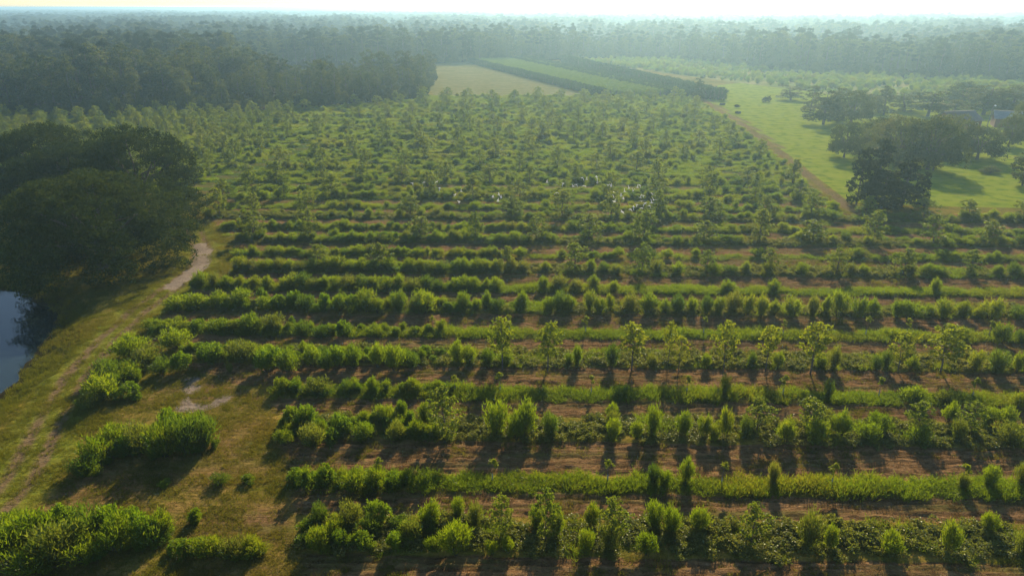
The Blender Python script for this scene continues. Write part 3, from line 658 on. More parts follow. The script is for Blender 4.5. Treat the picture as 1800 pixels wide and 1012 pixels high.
# orchard trees
TREES = {0: [(960,958,98,46),(1075,962,86,50),(1320,962,74,48),(880,948,78,40)], 2: [(783,777,98,58),(1330,764,64,46),(1425,760,58,52),(1608,762,56,46),(1700,766,58,44)],
         4: [(883,650,95,48),(963,653,89,48),(1110,650,85,54),(1174,643,78,22),(1192,657,66,30),(1270,658,92,40),(1345,654,82,38),(1424,658,94,54),(1578,654,74,38),(1652,656,86,62)],
         8: [(891,480,46,30),(1011,477,50,40),(1128,479,52,34),(1242,479,40,26),(1352,482,46,34),(1469,485,48,36),(1586,485,50,42),(1705,484,44,36),(670,472,44,44),(560,470,40,36)]}
tr_all = []
for k, L_ in TREES.items():
    for u, v, hp, wp in L_:
        x, y = gp(u, v); tr_all.append((k, x, y, up_h(u, v, hp), w_at(u, v, wp)*1.15, k == 4))
for k in range(10, NROW, 2):
    x0, x1 = row_x0(k)+1, row_x1(k)-1
    x = x0 + rnd.uniform(0, 4)
    while x < x1:
        left = x < -45-(k-10)*1.5
        y = float(row_front(k, x))+1.6
        lim = .82*y+12
        tr = np.array(TRACK)
        if abs(x) < lim and rnd.random() < (.95 if left else .86) and float(seg_dist(np.array([x]), np.array([y]), TRACK)[0]) > 3.5 and not bool(inside(np.array([x]), np.array([y+4]), WOODS)[0]):
            tr_all.append((k, x+rnd.uniform(-.5, .5), y+rnd.uniform(-.4, .4), rnd.uniform(3.6, 5.6), rnd.uniform(3.2, 5.0), False))
        x += rnd.uniform(5.2, 6.6) if left else rnd.uniform(8.6, 9.9)
    if k >= 12:                                   # extra young trees between rows on the far left block
        x = x0
        while x < -60-(k-10)*1.2:
            y = float(row_front(k+1, x))+1.2
            if abs(x) < .82*y+12 and float(seg_dist(np.array([x]), np.array([y]), TRACK)[0]) > 3.5 and not bool(inside(np.array([x]), np.array([y+4]), WOODS)[0]):
                tr_all.append((k+1, x, y, rnd.uniform(3.6, 5.4), rnd.uniform(2.6, 3.8), False))
            x += rnd.uniform(5.5, 7.5)
tr_all.sort(key=lambda q: q[2]); rows_done = {}
near_k = []
for k in sorted({t[0] for t in tr_all}):
    n = sum(1 for t in tr_all if t[0] == k)
    if sum(rows_done.values())+n <= 290: rows_done[k] = n; near_k.append(k)
    else: break
far_tr = []
for k in sorted({t[0] for t in tr_all}):
    L_ = sorted([t for t in tr_all if t[0] == k], key=lambda q: q[1])
    for i, (k_, x, y, h, wd, yg) in enumerate(L_):
        if k in near_k:
            pr = rnd.choice(PM['young_orchard_tree']) if yg else rnd.choice(PM['orchard_tree'])
            b = 3.2 if yg else 3.4
            place('orchard_tree', pr, (x, y, zat(x, y)), rnd.uniform(0, 6.28), (wd/b, wd/b, h/5.0),
                  '%s orchard tree, %s from the left in the %s row from the bottom' % ('yellow-green thin-trunked' if yg else 'leafy green', ordw(i+1), 'very first' if k == 0 else ordw(k+1)), 'tree', 'young trees in the orchard rows')
        else: far_tr.append((x, y, h, wd))
if far_tr:
    a = np.array(far_tr); n = len(a)
    stuff('distant_orchard_trees', 'small green orchard trees massed in the far rows before the wood', 'orchard', [joined_mesh('far_orchard', p) for p in ORC],
          np.stack([a[:, 0], a[:, 1], np.zeros(n)], 1), rng.uniform(0, 6.28, n), np.stack([a[:, 3]/3.4, a[:, 3]/3.4, a[:, 2]/5], 1), rng.integers(0, 4, n))
# saplings in white tubes in the grass rows
for k, us in ((1, (663, 865, 1070, 1272, 1465, 1690)), (3, (798, 879, 1041, 1210, 1379, 1547, 1710)), (5, (758, 895, 1031, 1240, 1380, 1525, 1596, 1740))):
    for i, u in enumerate(us):
        x = gp(u, ROW_V[k])[0]; y = float(row_front(k, x))+1.1
        place('sapling', PM['sapling'][i % 2], (x, y, zat(x, y)), rnd.uniform(0, 6.28), rnd.uniform(.9, 1.15), 'thin sapling in pale tube, %s from the left in the %s row from bottom' % (ordw(i+1), ordw(k+1)), 'sapling', 'saplings standing in the grass rows')

# the shrubs of the rows farther off, tall grass, vines and short grass: masses
P = []; S = []
for k in range(9, NROW):
    x = row_x0(k)
    while x < row_x1(k):
        y = float(row_front(k, x))
        if abs(x) < .84*y+15:
            fill = float(vnoise(x, y, 14, 21)); even = k % 2 == 0
            if rnd.random() < (.28+.7*fill if even else .14+.66*fill):
                wd = rnd.uniform(1.2, 2.6); h = rnd.uniform(.8, 1.9)*(1 if even else .85)*(1+.1*(k > 20))
                yy = y+rnd.uniform(.2, row_width(k)-.1)
                if not inside(np.array([x]), np.array([yy+3]), WOODS)[0] and seg_dist(np.array([x]), np.array([yy]), TRACK)[0] > 2.6 and abs(yy+(x-17)*TILT-140.5) > 1.8:
                    P.append((x, yy, 0)); S.append((wd/1.6, wd/1.6, h/2))
        x += rnd.uniform(.8, 1.9)
P = np.array(P); P[:, 2] = height(P[:, 0], P[:, 1])-.03; n = len(P)
stuff('distant_row_shrubs', 'feathery green shrubs massed along the farther orchard rows', 'shrubs', [joined_mesh('far_shrub', p) for p in SHR+WEE], P, rng.uniform(0, 6.28, n), np.array(S), rng.choice(9, n, p=[.19, .19, .14, .12, .06, .14]+[.16/3]*3))
P = []; S = []
for k in range(0, NROW):
    even = k % 2 == 0; x0, x1 = row_x0(k), row_x1(k)
    step = .5 if k < 9 else 1.0
    wdt = row_width(k)
    for x in np.arange(x0, x1, step):
        y = float(row_front(k, x))
        if abs(x) > .84*y+12: continue
        for q in range(2):
            yy = y+rnd.uniform(.15, wdt-.15); xx = x+rnd.uniform(-.3, .3)
            f = float(vnoise(xx, yy, 5, 31))
            if even: pr = (.85 if (x < -6 and k < 9) else (.30 if k < 4 else .62))*(.6+.6*f)
            else: pr = 1.0 if k < 7 else .62+.38*f
            if rnd.random() < pr:
                h = (.55 if even else .68)*rnd.uniform(.6, 1.15)*(.45+.95*f)
                P.append((xx, yy, 0)); S.append((1.1, 1.1, h*1.05))
P = np.array(P); S = np.array(S)
ok = ~inside(P[:, 0], P[:, 1]+2, WOODS) & (seg_dist(P[:, 0], P[:, 1], TRACK) > 2.2); P = P[ok]; S = S[ok]
P[:, 2] = height(P[:, 0], P[:, 1]); n = len(P)
stuff('tall_grass', 'bright green tall grass growing in bands along the rows', 'grass', [joined_mesh('tall_grass', p) for p in GRS], P, rng.uniform(0, 6.28, n), S, rng.integers(0, 4, n))
P = []; S = []
for k in range(0, 12):                                        # rank weeds closing the left ends of the rows
    xe = {0: -5, 1: -8, 2: -6, 3: -6, 4: -7, 5: -8}.get(k, -2)
    for x in np.arange(row_x0(k), xe, .75):
        for q in range(2 if k % 2 == 0 else 1):
            if rnd.random() < .8:
                s = rnd.uniform(.5, .95); P.append((x+rnd.uniform(-.3, .3), float(row_front(k, x))+rnd.uniform(.3, row_width(k)-.3)*(1 if k % 2 else .8), 0)); S.append((s, s, rnd.uniform(.35, .8)))
for u, v, hp, wp in OPEN[:23]+OPEN[26:]:
    for q in range(3):
        x, y = gp(u+rnd.uniform(-.5, .5)*wp, v-rnd.uniform(-.1, .2)*hp); s = rnd.uniform(.5, .9); P.append((x, y, 0)); S.append((s, s, rnd.uniform(.3, .6)))
P = np.array(P); P[:, 2] = height(P[:, 0], P[:, 1]); n = len(P)
stuff('rank_weeds', 'lush low weeds filling the gaps between shrubs at the row ends', 'weeds', [joined_mesh('rank_weeds', p) for p in WEE+SHR[:2]], P, rng.uniform(0, 6.28, n), np.array(S), rng.integers(0, 5, n))
P = []; S = []
for k in range(0, 14):
    if k % 2: continue
    for x in np.arange(row_x0(k), row_x1(k), .62):
        y = float(row_front(k, x))
        if abs(x) > .84*y+10: continue
        for q in range(4):
            yy = y+rnd.uniform(.1, row_width(k)-.2); f = float(vnoise(x, yy, 4, 41))
            if rnd.random() < (.92 if k < 4 else .5+.5*f):
                P.append((x+rnd.uniform(-.3, .3), yy, 0)); s = rnd.uniform(.7, 1.15); S.append((s, s, s*(.55+.7*f)))
P = np.array(P); P[:, 2] = height(P[:, 0], P[:, 1]); n = len(P)
stuff('ground_vines', 'low leafy vines covering the ground between the shrubs of the rows', 'vines', [joined_mesh('vines', p) for p in VIN], P, rng.uniform(0, 6.28, n), np.array(S), rng.integers(0, 4, n))
# short grass on the open ground, the track verge, the pond bank and thinly in the aisles
n = 70000; x = rng.uniform(-75, 75, n); y = rng.uniform(28, 135, n)
o_, ye = orchard(x, y); mk = masks(x, y); dp = sdf(x, y, POND)
dens = (1-o_)*(.75-.9*np.clip(mk['rut'], 0, 1)-.7*mk['sand'])*(.4+.9*vnoise(x, y, 4, 51))+o_*.16*(vnoise(x*.3, y, 2, 52) > .45)
dens = np.where(mk['lane'] > .3, .05, dens)*(mk['lawn'] < .5)
ok = (rng.random(n) < dens) & (dp > 1.5) & (np.abs(x) < .84*y+8); x, y = x[ok], y[ok]; dp = dp[ok]; n = len(x)
s = rng.uniform(.6, 1.2, n); sz = np.where(dp < 4.5, rng.uniform(1.2, 3.2, n), s*rng.uniform(.6, 1.7, n))
stuff('short_grass', 'short sunlit grass on the open ground beside the track and pond', 'grass', [joined_mesh('short_grass', p) for p in SGR], np.stack([x, y, height(x, y)], 1), rng.uniform(0, 6.28, n), np.stack([s, s, sz], 1), rng.integers(0, 3, n))

M['stubble'] = leaf_mat('dry_stubble', (0.070, 0.045, 0.020), (0.190, 0.130, 0.065), (0.120, 0.105, 0.035), 0.3, (1.3, 1.2, 0.8), 0.0, 0.7)
STB = [grass_patch(170+i, 70, .16, .6, 'stubble', .05) for i in range(3)]
n = 60000; x = rng.uniform(-75, 95, n); y = rng.uniform(28, 110, n); mk = masks(x, y)
ok = (mk['soil'] > .35) & (rng.random(n) < .25+.75*vnoise(x*.3, y*1.4, 2.2, 53)) & (np.abs(x) < .84*y+8); x, y = x[ok], y[ok]; n = len(x)
s = rng.uniform(.5, 1.2, n)
stuff('crop_stubble', 'dry brown stubble and clods strewn over the tilled aisles', 'stubble', [joined_mesh('stubble', p) for p in STB], np.stack([x, y, height(x, y)], 1), rng.uniform(0, 6.28, n), np.stack([s, s*.7, s*rng.uniform(.5, 1.4, n)], 1), rng.integers(0, 3, n))
n = 46000; x = rng.uniform(-215, 95, n); y = rng.uniform(84, 300, n); o_, ye = orchard(x, y)
ok = (o_ > .5) & (rng.random(n) < (.10+.85*vnoise(x*.5, y, 7, 54))*sstep(100, 180, y)) & (np.abs(x) < .84*y+12) & ~inside(x, y+2, WOODS) & (seg_dist(x, y, TRACK) > 2.2) & (np.abs(ye-140.5) > 1.5); x, y = x[ok], y[ok]; n = len(x)
s = rng.uniform(.9, 1.5, n)
stuff('orchard_weeds', 'green weeds filling the aisles between the farther orchard rows', 'weeds', [joined_mesh('orchard_weeds', p) for p in GRS], np.stack([x, y, height(x, y)], 1), rng.uniform(0, 6.28, n), np.stack([s, s, rng.uniform(.25, .75, n)], 1), rng.integers(0, 4, n))

# ------------------------------------------------------------------ the big oaks by the pond
for u_, (x, y, r, h, pr, lab) in enumerate([(-59.5, 93, 14.4, 15.4, 0, 'huge dark live oak overhanging the bend of the track'), (-66, 118, 14, 17.6, 1, 'dark live oak directly behind the huge oak by the track'),
                                (-79, 120, 13, 14.6, 0, 'dark live oak half hidden between the other pond oaks'), (-102, 120, 13, 13.5, 1, 'dark live oak at the left edge above the pond'), (-88, 130, 13, 16.5, 0, 'dark live oak at the left edge behind the pond oaks')]):
    place('oak_tree', PM['oak'][pr], (x, y, zat(x, y)-.1), u_*1.7+.4, (r/14, r/14, h/16.5), lab, 'oak', 'live oaks by the pond')

# ------------------------------------------------------------------ farmyard trees on the right: (u, v, height px, width px, kind, label)
YT = [(1505,360,108,46,'w',4,'dark vine-clad tree, left spire of the clump at the lawn corner'), (1537,358,120,60,'w',1,'tallest dark vine-clad tree in the clump at the lawn corner'),
      (1583,364,92,74,'w',3,'dark rounded tree on the right side of the clump at the lawn corner'), (1548,366,70,84,'w',0,'broad dark tree low in front of the clump at the lawn corner'), (1619,360,62,26,'w',2,'small dark spire tree just right of the lawn corner clump'),
      (1483,277,62,62,'y',0,'wide flat-crowned oak on the open lawn left of the farmyard'), (1545,268,60,80,'y',1,'flat-crowned oak behind the dark lawn corner clump'), (1578,290,84,110,'y',0,'largest spreading oak of the farmyard grove'),
      (1630,298,92,100,'y',1,'spreading oak right of the largest farmyard oak'), (1665,270,66,90,'y',0,'spreading oak just in front of the grey-roofed barn'), (1717,280,56,84,'y',1,'low spreading oak right of the barn'),
      (1640,300,52,26,'w',2,'thin light tree standing under the farmyard oaks'), (1772,258,56,44,'y',0,'small oak before the pale-roofed house'), (1797,238,64,46,'y',1,'oak at the right edge beside the pale-roofed house'),
      (1447,219,64,58,'w',1,'bushy dark tree at the lawn edge nearest the brush heaps'), (1424,196,48,26,'w',0,'slim tree beside the bushy dark lawn-edge tree'), (1464,205,52,40,'w',3,'pale green tree behind the bushy dark lawn-edge tree'),
      (1495,217,56,72,'y',0,'open-crowned tree with visible forked trunk on the lawn'), (1553,202,54,30,'w',4,'tall dark columnar tree behind the farmyard'), (1390,176,26,40,'w',3,'low spreading tree at the far edge of the lawn'),
      (1590,196,34,50,'w',1,'small dark tree right of the columnar tree'), (1630,205,48,62,'w',3,'dark rounded tree behind the barn'), (1672,208,34,36,'w',0,'small dark tree touching the barn'),
      (1692,186,42,64,'y',1,'wide tree behind the barn roof'), (1728,202,54,80,'w',1,'big dark tree behind the lamp pole'), (1772,204,52,70,'w',3,'big dark tree behind the pale-roofed house'),
      (1229,176,44,20,'w',2,'lone tree at the end of the dark plantation hedge'), (1797,326,62,38,'w',1,'dark bush cut by the right edge of the lawn'), (1740,304,12,30,'w',3,'low dark bush on the rough lawn below the farmyard'),
      (1525,196,30,60,'y',1,'wide tree left of the columnar tree'), (1797,180,34,60,'w',1,'tree at the right edge behind the farmyard')]
for u, v, hp, wp, kd, pi, lab in YT:
    x, y = gp(u, v); h = max(1.2, up_h(u, v, hp)); wd = w_at(u, v, wp)
    if kd == 'y': place('yard_tree', PM['yard_oak'][pi], (x, y, zat(x, y)-.05), rnd.uniform(0, 6.28), (wd/15*1.15, wd/15*1.15, h/9.0), lab, 'tree', 'farmyard trees')
    elif v > 350: b = (11, 8)[pi % 2]; place('yard_tree', PM['dark_tree'][pi % 2], (x, y, zat(x, y)-.05), rnd.uniform(0, 6.28), (wd/b*1.05, wd/b*1.05, h/20.0), lab, 'tree', 'farmyard trees')
    else:
        b = [9, 11, 8, 10, 8.5][pi]; place('yard_tree', PM['woodland_tree'][pi], (x, y, zat(x, y)-.05), rnd.uniform(0, 6.28), (wd/b*1.3, wd/b*1.3, h/20.0), lab, 'tree', 'farmyard trees')

# ------------------------------------------------------------------ dark plantation plots beyond the orchard
def plot_rows(a0, a1, b0, b1, nr, seed, sp_=2.0):
    r_ = np.random.default_rng(seed); out = []
    for i in range(nr):
        f = i/(nr-1) if nr > 1 else 0
        p = np.array(a0)*(1-f)+np.array(b0)*f; q = np.array(a1)*(1-f)+np.array(b1)*f
        m = int(np.linalg.norm(q-p)/sp_); t = np.linspace(0, 1, m)[:, None]; out.append(p+(q-p)*t+r_.normal(size=(m, 2))*.3)
    return np.concatenate(out)
def plot(name, lab, pts, protos, hs, ws, seed):
    r_ = np.random.default_rng(seed); n = len(pts); h = hs*r_.uniform(.88, 1.1, n)
    stuff(name, lab, 'plantation', [joined_mesh(name, p) for p in protos], np.stack([pts[:, 0], pts[:, 1], np.zeros(n)], 1), r_.uniform(0, 6.28, n), np.stack([np.full(n, ws), np.full(n, ws), h/4.5], 1), r_.integers(0, len(protos), n))
plot('plantation_edge_hedge', 'dark green plantation hedge bordering the tan hay field', plot_rows(gp(818, 109), gp(1046, 168), gp(826, 109), gp(1064, 168), 2, 1), PLT, 3.2, 1.0, 1)
plot('light_plantation', 'bright green crop strip in the middle of the dark plantation', np.concatenate([plot_rows(gp(832, 109), gp(1072, 168), gp(856, 108), gp(1112, 169), 6, 2), plot_rows(gp(864, 108), gp(1124, 169), gp(888, 107), gp(1168, 169), 6, 5), plot_rows(gp(908, 107), gp(1192, 170), gp(912, 107), gp(1198, 170), 2, 6)]), PLL, 2.8, .8, 2)
plot('dark_plantation', 'dark green plantation block right of the bright crop strip', plot_rows(gp(895, 107), gp(1174, 170), gp(928, 106), gp(1222, 171), 5, 3), PLT, 3.4, .85, 3)
plot('plantation_hedge', 'long dark hedge of trees ending square on the lawn', plot_rows(gp(988, 110), gp(1238, 174), gp(999, 110), gp(1272, 176), 4, 4), PLT, 4.8, 1.1, 4)
# scrub in the pale field beyond the lawn
n = 16000; x = rng.uniform(20, 300, n); y = rng.uniform(230, 540, n)
ok = (sdf(x, y, STRAW) < -2) & (rng.random(n) < .15+.9*vnoise(x*.6, y, 16, 61)*(vnoise(x, y*3, 30, 62) > .35)); x, y = x[ok], y[ok]; n = len(x)
s = rng.uniform(.9, 1.9, n)
stuff('field_scrub', 'pale green scrub scattered over the straw field before the far wood', 'scrub', [joined_mesh('scrub', p) for p in SHR+WEE], np.stack([x, y, np.zeros(n)], 1), rng.uniform(0, 6.28, n), np.stack([s, s, s*rng.uniform(.6, 1.1, n)], 1), rng.integers(0, 9, n))

# ------------------------------------------------------------------ woods
def jgrid(x0, x1, y0, y1, st, seed):
    r_ = np.random.default_rng(seed); X, Y = np.meshgrid(np.arange(x0, x1, st), np.arange(y0, y1, st))
    return X.ravel()+r_.uniform(-.45, .45, X.size)*st, Y.ravel()+r_.uniform(-.45, .45, X.size)*st
xs, ys = jgrid(-640, 640, 225, 1190, 6.8, 70)
ins = inside(xs, ys, WOODS) & ~inside(xs, ys, [(-150, 330), (-100, 318), (-62, 345), (-48, 350), (-50, 475), (-90, 480), (-150, 460)]) & (np.abs(xs) < .86*ys+40); xs, ys = xs[ins], ys[ins]
de = seg_dist(xs, ys, WOODS[:20])
deep = sstep(60, 140, de)
dn = de+(vnoise(xs, ys, 120, 77)-.5)*120
gap = ((dn > 95) & (dn < 190) & (xs > -60)) | ((dn > 330) & (dn < 440)) | ((dn > 210) & (dn < 270) & (xs < -60)) | ((dn > 560) & (dn < 680))
keep = ~gap & (vnoise(xs, ys*1.6, 90, 76) > .30*deep) & (rng.random(len(xs)) > .15); xs, ys, de = xs[keep], ys[keep], de[keep]
hh = 11.0+12*vnoise(xs, ys, 30, 71)+rng.uniform(-3, 3.0, len(xs))+(rng.random(len(xs)) < .06)*4; hh -= 4*sstep(9, 0, de)*rng.random(len(xs))
isp = rng.random(len(xs)) < np.where(de > 10, .30, .10)
isp &= ~((xs > -150) & (xs < -30) & (ys < 350))
hh = np.where(isp, hh+2.5, hh)
hh = hh*np.where((xs > -110) & (xs < -30) & (ys < 460), np.interp(xs, [-110, -75, -38], [1.0, .84, .66]), 1.0)
near = np.where(xs < -30, ys+np.abs(xs)*.1, ys+60) + de*9       # which trees show largest: along the edges
hh = np.minimum(hh, 23.5)
order = np.argsort(near); pick = order[:285]; rest = order[285:]
def wood_tree(i, lab):
    pi = int(rng.integers(0, 2)) if isp[i] else int(rng.integers(0, 5))
    pr = PM['pine'][pi] if isp[i] else PM['woodland_tree'][pi]; b = 23 if isp[i] else 20; s = hh[i]/b
    place('pine_tree' if isp[i] else 'woodland_tree', pr, (xs[i], ys[i], -.05), float(rng.uniform(0, 6.28)), (s*1.05, s*1.05, s), lab, 'tree', 'trees of the woods')
for side, cond, nm in (('l', lambda i: xs[i] < -30 and ys[i] < 470, 'left wood'), ('b', lambda i: not (xs[i] < -30 and ys[i] < 470) and xs[i] < 118, 'wood behind the hay field'), ('r', lambda i: xs[i] >= 118, 'right wood')):
    L_ = sorted([i for i in pick if cond(i)], key=lambda i: math.atan2(xs[i], ys[i]))
    for j, i in enumerate(L_):
        wood_tree(i, '%s near the edge of the %s, %s from left' % ('slender dark pine' if isp[i] else 'dark leafy tree', nm, ordw(j+1)))
WM = [joined_mesh('wood_mass', p) for p in WOD+PIN]
x2, y2 = jgrid(-2600, 2600, 1150, 3200, 17, 72); ok = (np.abs(x2) < .84*y2+60) & (vnoise(x2, y2*1.5, 170, 73) > .36); x2, y2 = x2[ok], y2[ok]
h2 = 12+11*vnoise(x2, y2, 60, 74)+rng.uniform(-2, 4, len(x2))
ax = np.concatenate([xs[rest], x2]); ay = np.concatenate([ys[rest], y2]); ah = np.concatenate([hh[rest], h2]); ap = np.concatenate([isp[rest], rng.random(len(x2)) < .3]); n = len(ax)
aw = np.concatenate([rng.uniform(.9, 1.45, len(rest)), rng.uniform(1.5, 2.3, len(x2))])
sc = ah/np.where(ap, 23, 20)
stuff('distant_woods', 'hazy blue-green forest stretching from the fields to the horizon', 'forest', WM, np.stack([ax, ay, np.zeros(n)], 1), rng.uniform(0, 6.28, n), np.stack([sc*aw, sc*aw, sc], 1), np.where(ap, 5+rng.integers(0, 2, n), rng.integers(0, 5, n)))
# undergrowth along the wood edge
ex, ey = jgrid(-300, 320, 235, 560, 3.0, 75); dd = sdf(ex, ey, WOODS); ok = (dd < 1.5) & (dd > -7) & (np.abs(ex) < .86*ey+30); ex, ey = ex[ok], ey[ok]; n = len(ex)
s = rng.uniform(1.2, 2.6, n)
stuff('wood_edge_undergrowth', 'dark scrubby undergrowth along the foot of the woods', 'undergrowth', [joined_mesh('undergrowth', [(p[0][0], p[0][1], M['wood']), p[1]]) for p in WEE], np.stack([ex, ey, np.zeros(n)], 1), rng.uniform(0, 6.28, n), np.stack([s, s, s*rng.uniform(.8, 1.7, n)], 1), rng.integers(0, 3, n))
# closed canopy of the forest from 3 km to the horizon: uneven tree-top relief
def canopy():
    yy = np.concatenate([np.arange(2900, 6000, 22), np.geomspace(6000, 29000, 170)]); rows = []
    nx = 420
    X = np.linspace(-1, 1, nx)[None, :]*(yy[:, None]*.9+100); Y = np.repeat(yy[:, None], nx, 1)
    X = X+(np.random.default_rng(3).random(X.shape)-.5)*14
    Z = 9+9*vnoise(X, Y, 45, 81)+7*vnoise(X, Y, 18, 82)+7*(vnoise(X, Y, 420, 83)-.5); Z[0] = -.5
    i = np.arange(X.size).reshape(X.shape); Q = np.stack([i[:-1, :-1], i[:-1, 1:], i[1:, 1:], i[1:, :-1]], -1).reshape(-1, 4)
    return mesh_np('forest_canopy', np.stack([X.ravel(), Y.ravel(), Z.ravel()], 1), [Q], [plain_mat('canopy_leaf', (.02, .035, .014), (.045, .062, .022), .05, .95)])
tag(obj('forest_canopy', canopy()), 'pale hazy treetops of the farthest forest along the horizon', 'forest', None, 'stuff')

# ------------------------------------------------------------------ farm buildings, lamp pole, brush heaps
M['wall'] = plain_mat('red_brown_boards', (.10, .045, .035), (.15, .075, .055), 2, .85, .2, (1, 1, 6))
M['roof'] = plain_mat('dark_metal_roof', (.06, .06, .07), (.09, .09, .10), 1.2, .85, .1)
M['roof2'] = plain_mat('pale_metal_roof', (.17, .19, .21), (.24, .26, .28), 1.2, .85, .1)
M['pole'] = plain_mat('weathered_pole', (.09, .075, .06), (.15, .13, .11), 5, .9)
M['lamp'] = plain_mat('lamp_housing', (.55, .56, .55), (.65, .66, .65), 5, .4)
M['glass'] = plain_mat('window_glass', (.02, .025, .03), (.03, .035, .04), 2, .1)
def house(name, label, loc, rz, Lx, Ly, eave, ridge, roofm):
    e = bpy.data.objects.new(name, None); C.objects.link(e); e.location = (*loc, 0); e.rotation_euler = (0, 0, rz); tag(e, label, 'building')
    a, b = Lx/2, Ly/2
    wl = Geo(); wl.add([(-a, -b, 0), (a, -b, 0), (a, b, 0), (-a, b, 0), (-a, -b, eave), (a, -b, eave), (a, b, eave), (-a, b, eave), (-a, 0, ridge), (a, 0, ridge)],
                       [(0, 1, 5, 4), (2, 3, 7, 6), (1, 2, 6, 5), (3, 0, 4, 7)], [(5, 6, 9), (7, 4, 8)])
    obj('wall', wl.mesh('wall', M['wall']), e)
    for s in (-1, 1):                                         # roof sheets: separate metal sheets with raised seams
        n = 7; p0 = np.array([0, s*(b+.5), eave-.5*(ridge-eave)/b+.06]); p1 = np.array([0, s*.01, ridge+.08])
        for i in range(n):
            x0 = -a-.5+(Lx+1)*i/n; x1 = x0+(Lx+1)/n-.05; g = Geo(); t_ = np.array([0, 0, .07])
            q = [p0+[x0, 0, 0], p0+[x1, 0, 0], p1+[x1, 0, 0], p1+[x0, 0, 0]]
            g.add(q+[v+t_ for v in q], [(0, 1, 2, 3), (4, 5, 6, 7), (0, 1, 5, 4), (1, 2, 6, 5), (2, 3, 7, 6), (3, 0, 4, 7)]); obj('roof_sheet', g.mesh('roof_sheet', roofm), e)
    g = Geo(); g.box((0, 0, ridge+.16), (Lx+1, .5, .08)); obj('ridge_cap', g.mesh('ridge_cap', roofm), e)
    g = Geo(); g.box((-a*.3, -b-.03, 1.15), (1.6, .08, 2.3)); d = obj('door', g.mesh('door', M['pole']), e)
    g = Geo(); g.box((-a*.3+.6, -b-.1, 1.1), (.06, .08, .2)); obj('handle', g.mesh('handle', M['lamp']), d)
    for px in (.25, .65):
        g = Geo(); g.box((a*px, -b-.03, 1.7), (1.1, .08, 1.0)); wn = obj('window', g.mesh('window', M['lamp']), e)
        g = Geo(); g.box((a*px, -b-.08, 1.7), (.9, .04, .8)); obj('pane', g.mesh('pane', M['glass']), wn)
bx, by = gp(1693, 230); house('barn', 'grey metal-roofed barn with red-brown gable among the farmyard oaks', (bx, by+4), R(14), 10.5, 8, 3.0, 5.2, M['roof'])
bx, by = gp(1786, 226); house('farm_house', 'small brown house with pale blue-grey metal roof at the right edge', (bx, by+4), R(-24), 8.5, 7, 2.8, 4.6, M['roof2'])
def lamp_pole():
    x, y = gp(1735, 222); e = bpy.data.objects.new('lamp_pole', None); C.objects.link(e); e.location = (x, y, 0); e.rotation_euler = (0, R(4), 0)
    tag(e, 'thin leaning yard pole with a pale lamp between barn and house', 'lamp pole')
    g = Geo(); g.tube([(0, 0, -.3), (0, 0, 3), (0, 0, 6.6)], [.14, .12, .09], 8); obj('pole', g.mesh('pole', M['pole']), e)
    g = Geo(); g.tube([(0, 0, 6.3), (0, -.4, 6.6), (0, -.8, 6.65)], [.03, .03, .03], 6); obj('arm', g.mesh('arm', M['lamp']), e)
    g = Geo(); g.tube([(0, -.8, 6.72), (0, -.8, 6.6), (0, -.8, 6.35), (0, -.8, 6.3)], [.06, .2, .3, .05], 10); obj('lamp_head', g.mesh('lamp_head', M['lamp']), e)
lamp_pole()
def brush_heap(u, v, wpx, hpx, lab, seed, cone=False):
    r_ = np.random.default_rng(seed); x, y = gp(u, v); wd = w_at(u, v, wpx); h = up_h(u, v, hpx)
    e = bpy.data.objects.new('brush_heap', None); C.objects.link(e); e.location = (x, y, 0); tag(e, lab, 'brush heap', 'brush heaps on the lawn')
    lobes = [(r_.uniform(-.32, .32)*wd, r_.uniform(-.2, .2)*wd, h*r_.uniform(.2, .45), wd*.2, wd*.16, h*.35) for _ in range(7)]
    if cone: lobes += [(wd*.15, 0, h*.6, wd*.2, wd*.16, h*.35), (wd*.22, 0, h*.8, wd*.1, wd*.1, h*.22)]
    obj('twigs', crown_geo(r_, lobes, 1400, .35, .12, .15, 10, .5, .5, 0, .3).mesh('twigs', M['brush']), e)
    g = Geo()
    for i in range(14):
        a = r_.uniform(0, 6.28); p = np.array([r_.uniform(-.4, .4)*wd, r_.uniform(-.25, .25)*wd, .1]); q = p+np.array([math.cos(a)*wd*.25, math.sin(a)*wd*.2, h*r_.uniform(.5, 1.0)])
        g.tube([p, (p+q)/2, q], [.06, .045, .015], 5)
    obj('branches', g.mesh('branches', M['stem']), e)
brush_heap(1270, 185, 9, 5, 'leftmost small dark brush heap on the far lawn', 1); brush_heap(1296, 188.5, 11, 5, 'flat dark brush heap between two others on the far lawn', 2)
brush_heap(1297, 200, 9, 5, 'lowest small dark brush heap on the far lawn', 3); brush_heap(1347, 180, 17, 12, 'large pointed dark brush heap on the far lawn', 4, True)

